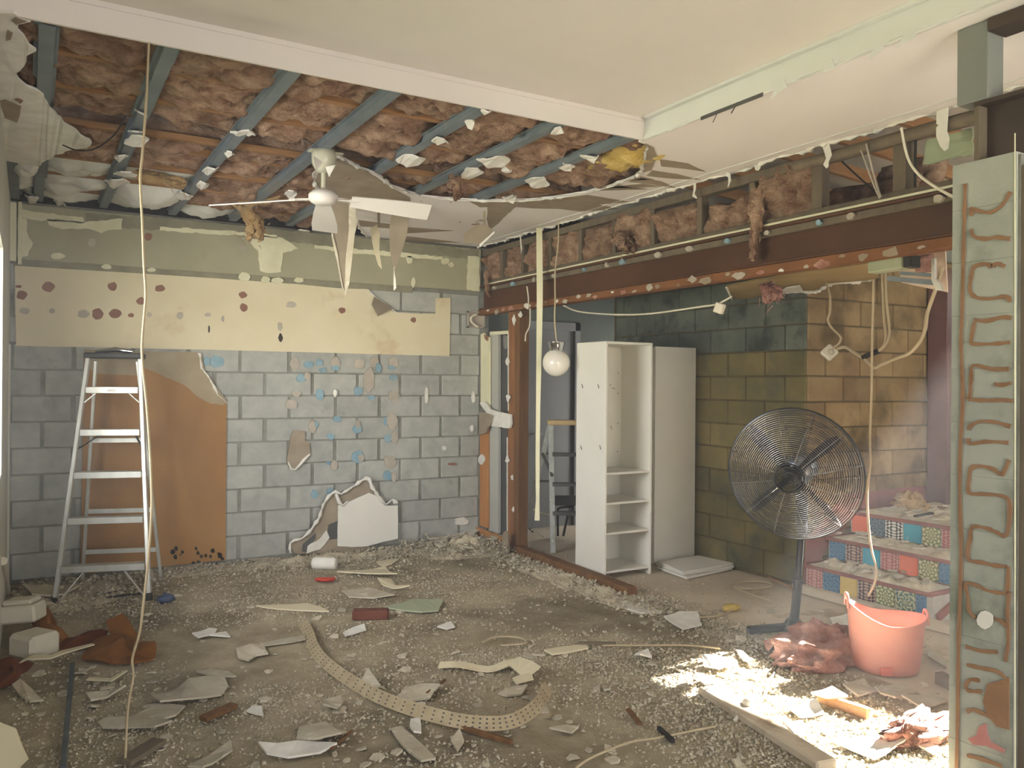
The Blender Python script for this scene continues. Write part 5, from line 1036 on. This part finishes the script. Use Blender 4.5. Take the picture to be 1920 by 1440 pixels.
# ------------------------------------------------------------------ floor rubble: every bigger piece is its own thing
def scrap(name, px, label, m='scrap', z=.012, th=.009, seed=1, curl=.02, cat='plaster scrap', amp=.006, step=.07):
    p = rag([onZ(x, y, z) for x, y in px], amp, step, seed); R = random.Random(seed); c = sum(p, Vector())/len(p)
    ph = R.uniform(0, 6.28); dr = Vector((math.cos(ph), math.sin(ph), 0)); mx = max((q-c).length for q in p) or 1
    q2 = []
    for q in p:
        a = (q-c).dot(dr)/mx; q2.append(Vector((q.x, q.y, z + curl*(a*a)*R.uniform(.7, 1.2) + curl*.4*a + curl*.4)))
    mb = MB().plate(q2, (0, 0, 1), th)
    return solo(name, mb, m, label, cat)
SCR = [
 ([(283, 1312), (325, 1300), (352, 1276), (385, 1273), (420, 1272), (428, 1288), (415, 1305), (380, 1312), (340, 1320), (300, 1326)], 'long cream scrap sheet littered with crumbs, beyond the hanging cable foot', 'scrap', .02),
 ([(183, 1357), (200, 1348), (248, 1346), (262, 1338), (300, 1322), (347, 1325), (330, 1345), (306, 1352), (323, 1362), (290, 1372), (240, 1368), (192, 1366)], 'wide ragged scrap sheet lying under the hanging cable', 'scrap', .02),
 ([(443, 1224), (470, 1216), (495, 1214), (503, 1228), (480, 1231), (466, 1242), (446, 1236)], 'torn pale scrap with a corner lifted, between cable and perforated strip', 'scrap', .025),
 ([(480, 1137), (530, 1135), (577, 1132), (600, 1138), (617, 1147), (570, 1145), (520, 1142)], 'long smooth cream sliver beyond the perforated strip start', 'cream', .01),
 ([(360, 1196), (393, 1180), (407, 1182), (403, 1190), (372, 1200)], 'narrow pale block scrap on bare concrete behind the cable', 'gyp', .03),
 ([(393, 1194), (412, 1186), (424, 1185), (432, 1194)], 'small pale triangle beside the narrow pale block scrap', 'gyp', .01),
 ([(487, 1210), (530, 1199), (571, 1192), (573, 1200), (520, 1208), (494, 1213)], 'straight narrow pale batten scrap touching the perforated strip', 'scrap', .01),
 ([(368, 1263), (398, 1256), (428, 1260), (443, 1269), (400, 1268)], 'flat pale scrap with a ragged rim, behind the long cream sheet', 'scrap', .01),
 ([(22, 1293), (38, 1286), (62, 1297), (82, 1317), (56, 1318), (38, 1306)], 'curved pale scrap near the steel bar and the rust fabric', 'scrap', .02),
 ([(462, 1333), (474, 1326), (490, 1327), (494, 1341), (478, 1338)], 'small pale chip alone on brown dust before the cream sheet', 'gyp', .01),
 ([(740, 1312), (757, 1292), (790, 1286), (826, 1293), (806, 1313), (770, 1316)], 'pale triangular sheet lying inside the curve of the perforated strip', 'scrap', .02),
 ([(1020, 1222), (1055, 1214), (1100, 1207), (1103, 1216), (1060, 1224), (1036, 1228)], 'beige board scrap lying on open dusty floor before the bookcase', 'cream', .01),
 ([(733, 1368), (752, 1364), (772, 1380), (797, 1403), (817, 1424), (790, 1431), (765, 1412), (745, 1390)], 'long pale board scrap pointing at the camera before the perforated strip', 'scrap', .02),
 ([(643, 1186), (662, 1178), (683, 1173), (686, 1181), (664, 1188), (648, 1193)], 'pale scrap lying before the dark red brick', 'gyp', .01),
 ([(632, 1075), (680, 1073), (722, 1068), (745, 1086), (720, 1084), (680, 1080)], 'curled cream paper before the small red plastic piece', 'cream', .05),
 ([(708, 1088), (733, 1089), (742, 1102), (768, 1110), (735, 1107), (718, 1100)], 'second curled cream paper just before the first curled one', 'cream', .04),
 ([(720, 1140), (772, 1128), (830, 1128), (822, 1146), (790, 1150), (760, 1147)], 'grey green scrap sheet behind the dark red brick', 'ventgreen', .02),
 ([(640, 1108), (690, 1102), (740, 1118), (700, 1122), (655, 1120)], 'dull grey scrap sheet half under the curled papers', 'scrap', .012),
 ([(706, 1054), (730, 1050), (747, 1050), (735, 1058), (716, 1061)], 'bright cream scrap in front of the white board at the wall', 'cream', .01),
 ([(352, 1442), (390, 1420), (433, 1396), (436, 1408), (400, 1436), (380, 1446)], 'smooth pale board end at the photograph edge before the cream sheet', 'scrap', .02),
 ([(484, 1412), (520, 1405), (560, 1394), (600, 1396), (632, 1404), (600, 1416), (540, 1424), (500, 1422)], 'broad crumbly plaster sheet at the front of the floor', 'gyp', .03),
 ([(560, 1370), (610, 1360), (650, 1378), (640, 1396), (590, 1398), (556, 1388)], 'large dusty plaster slab just behind the crumbly front sheet', 'scrap', .03),
 ([(677, 1282), (690, 1270), (705, 1278), (722, 1306), (712, 1314), (690, 1300)], 'pale scrap standing against the inside of the perforated strip', 'scrap', .05),
 ([(933, 1300), (960, 1290), (990, 1288), (978, 1302), (950, 1306)], 'small pale plate under the folded strip', 'scrap', .01),
 ([(608, 1315), (640, 1310), (642, 1320), (632, 1332), (606, 1330)], 'rounded pale flake between cream sheet and perforated strip', 'scrap', .02),
 ([(770, 1352), (788, 1350), (790, 1380), (776, 1384), (768, 1368)], 'upright torn white flake near the pointing board scrap', 'gyp', .03),
 ([(845, 1390), (862, 1372), (870, 1392), (858, 1410)], 'small pale spike scrap before the perforated strip curve', 'scrap', .02),
 ([(1245, 1156), (1275, 1150), (1308, 1152), (1316, 1172), (1282, 1182), (1262, 1170)], 'grey white slab lying between bookcase and fan leg', 'gyp', .012),
 ([(1165, 1128), (1210, 1132), (1240, 1150), (1200, 1152), (1172, 1142)], 'dusty white slab at the end of the floor sill', 'gyp', .012),
 ([(1060, 1052), (1078, 1056), (1140, 1070), (1136, 1076), (1086, 1068)], 'narrow white scrap lying along the floor sill', 'gyp', .02),
 ([(1190, 1232), (1215, 1226), (1222, 1236), (1200, 1246)], 'white sunlit chunk at the left end of the sun patch', 'gyp', .04),
 ([(1316, 1243), (1350, 1236), (1378, 1250), (1350, 1258), (1320, 1256)], 'sunlit curled white scrap in the middle of the sun patch', 'gyp', .04),
 ([(1380, 1222), (1392, 1224), (1416, 1246), (1400, 1250)], 'dusty grey shard before the fan leg', 'scrap', .02),
 ([(1310, 1270), (1345, 1276), (1342, 1296), (1322, 1290)], 'grey shard at the shaded edge of the sun patch', 'scrap', .02),
 ([(1580, 1284), (1620, 1276), (1640, 1296), (1610, 1306)], 'pale slab lying before the coral tub', 'scrap', .012),
 ([(1640, 1290), (1690, 1284), (1720, 1300), (1680, 1310), (1650, 1304)], 'second pale slab before the coral tub, closer to the column', 'scrap', .012),
 ([(1690, 1310), (1750, 1300), (1776, 1316), (1730, 1330)], 'grey slab in the shade between tub and column', 'scrap', .015),
 ([(1520, 1300), (1560, 1290), (1590, 1306), (1550, 1318)], 'grey dusty slab before the pink wool heap', 'scrap', .015),
 ([(1480, 1330), (1530, 1322), (1545, 1340), (1500, 1350)], 'bright sunlit slab in the corner of the sun patch', 'gyp', .02),
 ([(1470, 1372), (1505, 1360), (1510, 1382), (1488, 1386)], 'tilted sunlit flake with a bluish shaded face', 'gyp', .05),
 ([(1690, 1372), (1715, 1376), (1766, 1410), (1750, 1418), (1710, 1396)], 'long white sunlit batten by the pink wool scrap', 'gyp', .03),
 ([(1560, 1395), (1640, 1380), (1700, 1400), (1640, 1425)], 'big sunlit plaster slab at the front of the sun patch', 'gyp', .02),
 ([(1680, 1120), (1700, 1140), (1730, 1150), (1700, 1158)], 'grey scrap lying between tub and steps', 'scrap', .015),
 ([(1556, 1160), (1590, 1154), (1592, 1174), (1560, 1176)], 'white scrap leaning behind the coral tub', 'gyp', .02),
 ([(1735, 1215), (1776, 1240), (1774, 1256), (1740, 1232)], 'grey shard beside the coral tub towards the column', 'scrap', .02),
 ([(40, 1110), (90, 1100), (150, 1104), (120, 1118), (60, 1122)], 'greenish scrap heap sheet at the ladder foot by the window wall', 'scrap', .04),
 ([(150, 1108), (196, 1098), (236, 1104), (200, 1114)], 'pale broad scrap under the stepladder', 'scrap', .03),
 ([(305, 1065), (345, 1058), (380, 1062), (350, 1072)], 'pale long flake along the foot of the orange hardboard', 'scrap', .02),
 ([(465, 1050), (500, 1046), (540, 1052), (500, 1058)], 'flat flake between orange hardboard and torn white board', 'scrap', .02),
 ([(835, 1005), (880, 998), (900, 1004), (880, 1014), (850, 1014)], 'white crumpled scrap topping the corner rubble heap', 'gyp', .06),
 ([(858, 1018), (900, 1016), (904, 1024), (868, 1028)], 'white strip scrap in front of the corner rubble heap', 'gyp', .03),
 ([(160, 1308), (210, 1300), (236, 1304), (200, 1312), (170, 1318)], 'thin bent pale strip between steel bar and cable', 'scrap', .03),
 ([(820, 1175), (845, 1168), (853, 1176), (838, 1180)], 'single bright chip before the dark floor stain', 'gyp', .01),
 ([(1030, 1372), (1060, 1362), (1085, 1366), (1072, 1378)], 'grey flat stone like chip on the dusty floor', 'scrap', .02),
]
for i, (px, lab, m, cu) in enumerate(SCR): scrap('plaster_scrap', px, lab, m, .012 if 'heap' not in lab else .05, .009, i+5, cu)
# folded cream strip
fo = solo('folded_strip', MB().ribbon(smooth([onZ(823, 1247, .02), onZ(862, 1246, .03), (onZ(915, 1255, .02)), onZ(950, 1244, .035), onZ(968, 1240, .04)], 3), (0.3, 1, .15), .06, .006).ribbon([onZ(962, 1238, .05), onZ(984, 1250, .055), onZ(1000, 1262, .05)], (.2, -.9, .1), [.08, .1, .1], .006).ribbon([onZ(998, 1266, .045), onZ(980, 1272, .03), onZ(964, 1277, .02)], (.4, 1, 0), [.11, .1, .08], .006), 'cream', 'cream cardboard strip folded into a hook, lying inside the perforated strip curve', 'strip')
# long perforated steel strip curving on the floor
pp = smooth([onZ(568, 1166, .02), onZ(580, 1190, .025), onZ(592, 1220, .03), onZ(620, 1250, .03), onZ(680, 1290, .035), onZ(740, 1318, .045), onZ(830, 1345, .05), onZ(900, 1356, .05), onZ(960, 1352, .05), onZ(1005, 1325, .05), onZ(1028, 1288, .05)], 5)
sd_ = [Vector((.75, .5, .3))*(1-k/50)+Vector((-.3, .5, .75))*(k/50) for k in range(len(pp))]
ps = empty('perforated_strip', 'long dusty perforated strip curving across the rubble floor', 'strip', pp[25])
pst = part('strip', MB().ribbon(pp, sd_, .062, .003), 'perf', ps)
hm = MB()
for k in range(2, len(pp)-2):
    t = (pp[k+1]-pp[k-1]).normalized(); s_ = (sd_[k]-t*sd_[k].dot(t)).normalized(); nn = t.cross(s_); nn = nn if nn.z > 0 else -nn
    for o_ in (-.018, 0, .018): hm.plate([pp[k]+s_*(o_+.004*math.cos(a))+t*(.006*math.sin(a))+nn*.0022 for a in (0, 1.05, 2.1, 3.14, 4.2, 5.25)], nn, .001)
o = part('perforations', hm, 'dkgrey', pst); o['kind'] = 'stuff'
# other single things on the floor
solo('steel_bar', MB().beam(onZ(136, 1245, .03), onZ(118, 1442, .03), .022, .022, ch=.003), 'bluegrey', 'dark steel bar lying towards the camera between rust fabric and cable', 'bar')
solo('brick', MB().box((-.115, -.045, 0), (.115, .045, .06), .008, Matrix.Translation(onZ(695, 1160, 0)) @ Matrix.Rotation(-.42, 4, 'Z')), 'brick', 'dark red brick lying on the rubble floor', 'brick')
solo('red_plastic', MB().box((-.07, -.02, 0), (.07, .02, .03), .01, Matrix.Translation(onZ(610, 1090, .005)) @ Matrix.Rotation(-.4, 4, 'Z')).tube([onZ(592, 1086, .03), onZ(610, 1088, .045), onZ(627, 1084, .03)], .01, 6), 'red', 'small bright red plastic piece on the floor before the torn white board', 'plastic piece')
solo('red_scrap', MB().beam(onZ(834, 1036, .03), onZ(852, 1033, .03), .03, .012), 'red', 'thin red scrap in the corner rubble heap', 'plastic piece')
solo('blue_wrapper', MB().blob(onZ(311, 1122, .03), .06, .04, .03, 3, .5, 14, 9, 3, .002), mat('dark blue plastic', '#39425a', '#4a5470', 9, .5), 'crumpled dark blue wrapper on bare concrete beside the hanging cable', 'wrapper')
solo('corner_board_bit', MB().plate([onD(x, y, 2.95) for x, y in [(-8, 1350), (10, 1358), (26, 1364), (36, 1392), (49, 1420), (22, 1446), (-8, 1446)]], -FW+UP*.8, .02), 'cream', 'peach edged cream board at the nearest corner of the floor by the window wall', 'plaster scrap')
# rust coloured fabric heaps
def sheet(name, px, label, m, cat, zs, th=.012, seed=1):
    p = [onZ(x, y, z) for (x, y), z in zip(px, zs)]; c = sum(p, Vector())/len(p); c.z = max(zs)*.75
    n = len(p); mb = MB(); R = random.Random(seed); ringn = 5; vs = []
    for r in range(ringn):
        a = 1-r/ringn
        for k in range(n*3):
            q = p[(k//3) % n].lerp(p[(k//3+1) % n], (k % 3)/3); v = c.lerp(q, a); v = v + noise.noise_vector(v*7)*.05*(1-abs(a-.5)); v.z = max(.006, v.z); vs.append(v)
    vs.append(c+Vector((0, 0, .02))); N3 = n*3
    fs = [(r*N3+k, r*N3+(k+1) % N3, (r+1)*N3+(k+1) % N3, (r+1)*N3+k) for r in range(ringn-1) for k in range(N3)] + [((ringn-1)*N3+k, (ringn-1)*N3+(k+1) % N3, ringn*N3) for k in range(N3)]
    mb.add(vs, fs); o = solo(name, mb, m, label, cat); s = o.modifiers.new('thickness', 'SOLIDIFY'); s.thickness = th; return o
sheet('rust_fabric', [(150, 1240), (180, 1205), (205, 1192), (230, 1188), (262, 1212), (288, 1205), (289, 1232), (250, 1248), (200, 1246)], 'crumpled rust orange fabric lying before the ladder foot', 'rust', 'fabric', [.01, .05, .09, .1, .12, .06, .02, .01, .01], seed=2)
fd = solo('fabric_fold', MB().plate([onD(x, y, 4.72) for x, y in [(199, 1164), (228, 1150), (236, 1156), (258, 1192), (254, 1206), (244, 1212), (224, 1204), (204, 1186)]], -FW+UP*.3, .012), 'rust', 'raised bright rust fold standing out of the crumpled fabric', 'fabric')
sheet('rust_fabric', [(50, 1150), (62, 1136), (92, 1142), (100, 1160), (110, 1185), (140, 1200), (100, 1210), (70, 1190)], 'rust fabric half behind the white foam blocks', 'rust', 'fabric', [.1, .16, .12, .06, .03, .01, .01, .05], seed=3)
sheet('rust_fabric', [(-10, 1240), (20, 1230), (60, 1240), (40, 1262), (20, 1285), (-10, 1290)], 'dark rust fabric under and before the white foam blocks', 'rustdark', 'fabric', [.03, .06, .02, .01, .01, .03], seed=4)
sheet('dark_cloth', [(95, 1210), (120, 1195), (170, 1180), (205, 1184), (190, 1205), (150, 1218), (110, 1222)], 'dark red brown cloth between foam blocks and rust fabric', 'rustdark', 'fabric', [.01, .03, .05, .06, .03, .01, .01], seed=6)
c_ = onZ(55, 1232, 0); mm_ = Matrix.Translation(c_) @ Matrix.Rotation(-.95, 4, 'Z')
solo('foam_block', MB().box((-.1, -.06, .0), (.1, .12, .13), .02, mm_), 'foam', 'lower white foam block with a slanted end beside the rust fabric', 'foam block')
c_ = onZ(20, 1205, .0); mm_ = Matrix.Translation(c_+Vector((0, 0, .12))) @ Matrix.Rotation(-.5, 4, 'Z') @ Matrix.Rotation(-.08, 4, 'Y')
solo('foam_block', MB().box((-.2, -.06, 0), (.17, .08, .1), .012, mm_).box((-.02, -.05, .101), (.15, .07, .13), .01, mm_), 'foam', 'white broken foam block with split end, the upper one on the pile', 'foam block')
solo('cream_strip', MB().ribbon([onZ(40, 1240, .03), onZ(58, 1232, .05), onZ(95, 1232, .05), onZ(120, 1222, .06), onZ(175, 1208, .06)], (.3, 1, 0), [.05, .07, .06, .06, .03], .006), 'cream', 'cream curled strip lying over the rust fabric before the foam block', 'strip')
solo('cream_strip', MB().ribbon([onZ(165, 1273, .02), onZ(208, 1275, .02), onZ(236, 1258, .03)], (.2, 1, 0), [.03, .045, .02], .006), 'cream', 'short bent cream strip between the steel bar and the hanging cable', 'strip')
solo('white_pipe_bit', MB().tube([onZ(5, 1052, .5), onZ(8, 1080, .25), onZ(12, 1110, .06)], .025, 8), 'foam', 'white bent strip leaning at the window wall end', 'strip')
# timber sticks
for a, b, w_, h_, m, lab in [((300, 1388), (232, 1430), .07, .02, 'greywood', 'flat grey board with dust pointing to the cable foot'), ((860, 1362), (960, 1392), .02, .02, 'brownwood', 'thin dark stick under the perforated strip curve'), ((800, 1300), (835, 1275), .012, .012, 'brownwood', 'thin dark stick crossing the pale triangular sheet'),
        ((1178, 1330), (1200, 1358), .025, .012, 'brownwood', 'short dark bent stick on the floor before the dusty plank'), ((1535, 1308), (1628, 1338), .03, .05, 'timber', 'orange timber offcut half sunlit before the coral tub'), ((1760, 1270), (1790, 1284), .05, .06, 'greywood', 'grey timber block beside the column foot'),
        ((1085, 1205), (1155, 1206), .02, .012, 'greywood', 'thin grey stick behind the beige board scrap'), ((1440, 1082), (1500, 1108), .02, .012, 'timber', 'thin pale stick at the foot of the mossy wall'), ((380, 1348), (440, 1322), .05, .02, 'brownwood', 'dusty brown board lying behind the cable foot'), ((200, 1120), (268, 1112), .02, .012, 'blackpl', 'black thin stick lying under the stepladder'),
        ((620, 1405), (660, 1370), .012, .01, 'brownwood', 'thin bent stick beside the dusty plaster slab'), ((1235, 1365), (1262, 1390), .02, .02, 'blackpl', 'dark metal bit beside the dusty plank')]:
    solo('stick', MB().beam(onZ(*a, .025), onZ(*b, .025), w_, h_, ch=.002), m, lab, 'stick')
solo('floor_plank', MB().beam((2.90, 3.05, .02), (2.74, 2.2, .02), .1, .04, ch=.008), 'hallfloor', 'dusty grey plank lying along the sun patch before the column', 'plank')
cab = [((1080, 1440), (1110, 1420), (1180, 1392), (1230, 1384), (1290, 1372), (1340, 1362)), ((1365, 1100), (1400, 1090), (1440, 1092), (1445, 1100), (1400, 1104), (1370, 1098), (1420, 1118), (1455, 1130), (1440, 1136), (1410, 1128)), ((1130, 1210), (1220, 1210), (1290, 1210), (1350, 1216)), ((1310, 1158), (1350, 1154), (1380, 1140)), ((905, 1204), (930, 1194), (975, 1196), (985, 1206), (940, 1210))]
for px, lab in zip(cab, ['pale cord lying at the front beside the dusty plank', 'brown cord coiled on the hall floor by the mossy wall', 'thin cord running along the rubble into the sun patch', 'short thin cord by the grey white slab', 'grey looped cord in the rubble before the bookcase']):
    solo('floor_cord', MB().tube(smooth([onZ(x, y, .02) for x, y in px], 4), .0055, 6), 'cord', lab, 'cord')
# chips one by one (the nearest ones), then the fine crumbs and heaps as stuff
used = [onZ(sum(p[0] for p in s[0])/len(s[0]), sum(p[1] for p in s[0])/len(s[0])) for s in SCR]
R = random.Random(99); n = 0
while n < 270:
    t = R.random(); y = 1030+410*t**.75; x = R.uniform(-10, 1480) if y < 1290 else R.uniform(-10, 1790)
    p = onZ(x, y)
    if p.x > 3.75 or p.x < XL+.03 or p.y > YB_-.1: continue
    s_ = R.choice([.014, .018, .022, .028, .04])
    chip((p.x, p.y, .004+s_*.14), s_, 'small broken plaster chip lying loose on the rubble floor', 'plaster chips on the floor', 1); n += 1
for i in range(26):
    x, y = R.uniform(1170, 1780), R.uniform(1110, 1300); p = onZ(x, y)
    chip((p.x, p.y, .01), R.choice([.025, .04, .05]), 'small broken plaster chip lying loose on the rubble floor', 'plaster chips on the floor')
def crumbs(name, n, pick, smin, smax, m, seed):
    g = np.random.default_rng(seed); P = pick(g, n); n = len(P)
    base = np.array([[1, 0, -.3], [-.5, .87, -.3], [-.5, -.87, -.3], [0, 0, .9]]); fb_ = np.array([[0, 1, 3], [1, 2, 3], [2, 0, 3], [0, 2, 1]])
    s_ = smin*(smax/smin)**(g.random(n)**2.2); a = g.random(n)*6.283; b = g.normal(0, .5, n)
    V = base[None]*(1+g.normal(0, .3, (n, 4, 3))); c, sn = np.cos(a)[:, None], np.sin(a)[:, None]
    X = V[..., 0]*c-V[..., 1]*sn; Y = V[..., 0]*sn+V[..., 1]*c; Zz = V[..., 2]*.7+b[:, None]*V[..., 0]*.5
    W_ = np.stack([X, Y, Zz], -1)*s_[:, None, None]; W_[..., 2] -= W_[..., 2].min(1)[:, None]; W_[..., 2] -= .001; W_ += P[:, None, :]
    me = bpy.data.meshes.new(name); nv = n*4; me.vertices.add(nv); me.vertices.foreach_set('co', W_.reshape(-1).astype(np.float32))
    fa = (fb_[None]+(np.arange(n)*4)[:, None, None]).reshape(-1); me.loops.add(len(fa)); me.loops.foreach_set('vertex_index', fa.astype(np.int32)); nf = n*4
    me.polygons.add(nf); me.polygons.foreach_set('loop_start', (np.arange(nf)*3).astype(np.int32)); me.polygons.foreach_set('loop_total', np.full(nf, 3, np.int32)); me.update(calc_edges=True); me.validate()
    me.materials.append(K[m]); o = bpy.data.objects.new(name, me); COL.objects.link(o); o['kind'] = 'stuff'; return o
def dens(P):
    return np.array([noise.fractal(Vector((x*1.1, y*1.1, 3.3)), 1, 2, 4) for x, y, _ in P])
def pick_main(g, n):
    u = g.random(n*4); P = np.stack([g.uniform(XL+.05, 3.78, n*4), 1.7+5.4*u**1.35, np.zeros(n*4)], -1)
    d = dens(P); k = (d+.45) > g.random(n*4)*1.1; return P[k][:n]
def pick_front(g, n):
    P = np.stack([g.uniform(XL+.05, 3.6, n*3), 1.6+2.6*g.random(n*3), np.zeros(n*3)], -1); k = (dens(P)+.5) > g.random(n*3); return P[k][:n]
def pick_hall(g, n): return np.stack([g.uniform(3.8, 5.0, n), g.uniform(2.0, 5.2, n), np.full(n, -.002)], -1)
def pick_edge(g, n):
    a = np.stack([3.74+g.normal(0, .13, n), g.uniform(3.4, 6.9, n), np.zeros(n)], -1); b = np.stack([g.uniform(1.5, 3.8, n//2), 7.05-np.abs(g.normal(0, .25, n//2)), np.zeros(n//2)], -1)
    c = np.stack([3.1+g.normal(0, .3, n//2), 2.9+g.normal(0, .5, n//2), np.zeros(n//2)], -1); P = np.concatenate([a, b, c]); return P[(P[:, 0] < 4.4) & (P[:, 1] < 7.15)]
o = crumbs('rubble_crumbs', 42000, pick_main, .003, .0125, 'crumb', 1); tag(o, 'gypsum crumbs scattered over the whole rubble floor', 'rubble')
o = crumbs('front_crumbs', 26000, pick_front, .0025, .014, 'crumb', 2); tag(o, 'finer gypsum crumbs on the nearest part of the floor', 'rubble')
def pick_drift(g, n):
    a = np.stack([g.uniform(-.05, 3.7, n), 7.1-np.abs(g.normal(0, .2, n)), g.uniform(0, .035, n)], -1); b = np.stack([3.42+g.normal(0, .25, n), 6.75+g.normal(0, .19, n), g.uniform(.01, .09, n)], -1)
    c = np.stack([.2+g.normal(0, .25, n//2), 6.6+g.normal(0, .25, n//2), g.uniform(0, .05, n//2)], -1); d = np.stack([3.62+g.normal(0, .1, n//2), g.uniform(4.2, 6.3, n//2), g.uniform(0, .03, n//2)], -1)
    P = np.concatenate([a, b, c, d]); return P[(P[:, 0] > -.1) & (P[:, 0] < 3.75) & (P[:, 1] < 7.15)]
o = crumbs('drift_crumbs', 3200, pick_drift, .006, .026, 'crumb', 6); tag(o, 'coarse white crumbs on the rubble drifts along the walls', 'rubble')
o = crumbs('hall_crumbs', 1200, pick_hall, .003, .012, 'crumb', 3); tag(o, 'sparse crumbs on the dusty hall slab', 'rubble')
o = crumbs('edge_crumbs', 7000, pick_edge, .004, .018, 'crumb', 4); tag(o, 'denser white crumbs along the floor sill and in the sun patch', 'rubble')
# low dust heaps against the walls
def heap(name, c, rx, ry, h, label, seed):
    mb = MB(); N = 30; vs = []
    for j in range(N+1):
        for i in range(N+1):
            a, b = i/N*2-1, j/N*2-1; e = max(0, 1-(a*a+b*b)); x, y = c[0]+a*rx, c[1]+b*ry
            vs.append((x, y, -.01+(h*e**1.2)*(.8+.8*noise.fractal(Vector((x*7, y*7, seed)), 1, 2, 5))+.012*(e > 0)*noise.noise(Vector((x*30, y*30, seed)))))
    mb.add(vs, [(j*(N+1)+i, j*(N+1)+i+1, (j+1)*(N+1)+i+1, (j+1)*(N+1)+i) for j in range(N) for i in range(N)], False)
    o = solo(name, mb, 'dust', label, 'rubble', kind='stuff'); return o
heap('rubble_heap', (3.42, 6.75), .5, .38, .11, 'heap of white gypsum rubble in the corner by the door jamb', 3)
heap('rubble_heap', (2.2, 6.98), .9, .22, .05, 'low rubble drift along the foot of the torn white board', 4)
heap('rubble_heap', (.2, 6.6), .45, .5, .06, 'low rubble drift behind the stepladder foot', 5)
heap('rubble_heap', (1.25, 7.0), .7, .2, .025, 'low rubble drift along the orange hardboard', 6)
heap('rubble_heap', (3.62, 5.2), .22, 1.3, .045, 'long rubble drift along the floor sill', 7)
R = random.Random(55)
for i in range(22):
    p = Vector((3.42+R.gauss(0, .22), 6.72+R.gauss(0, .16), .07+R.uniform(0, .05)))
    chip(p, R.choice([.04, .06, .08]), 'white broken plaster piece on the corner rubble heap by the door jamb', 'pieces on the corner heap')
# dust hanging in the air of both rooms
hz_m = bpy.data.materials.new('air dust'); hz_m.use_nodes = True; N = hz_m.node_tree.nodes; N.clear()
o_ = N.new('ShaderNodeOutputMaterial'); v_ = N.new('ShaderNodeVolumeScatter'); v_.inputs['Color'].default_value = (.93, .97, 1, 1); v_.inputs['Density'].default_value = .011; v_.inputs['Anisotropy'].default_value = -.05
hz_m.node_tree.links.new(v_.outputs[0], o_.inputs['Volume'])
o = solo('dust_haze', MB().box((-.12, -2.5, .001), (7.15, 7.15, 2.84)), hz_m, 'thin dusty haze filling the air of both rooms', 'haze', kind='stuff')
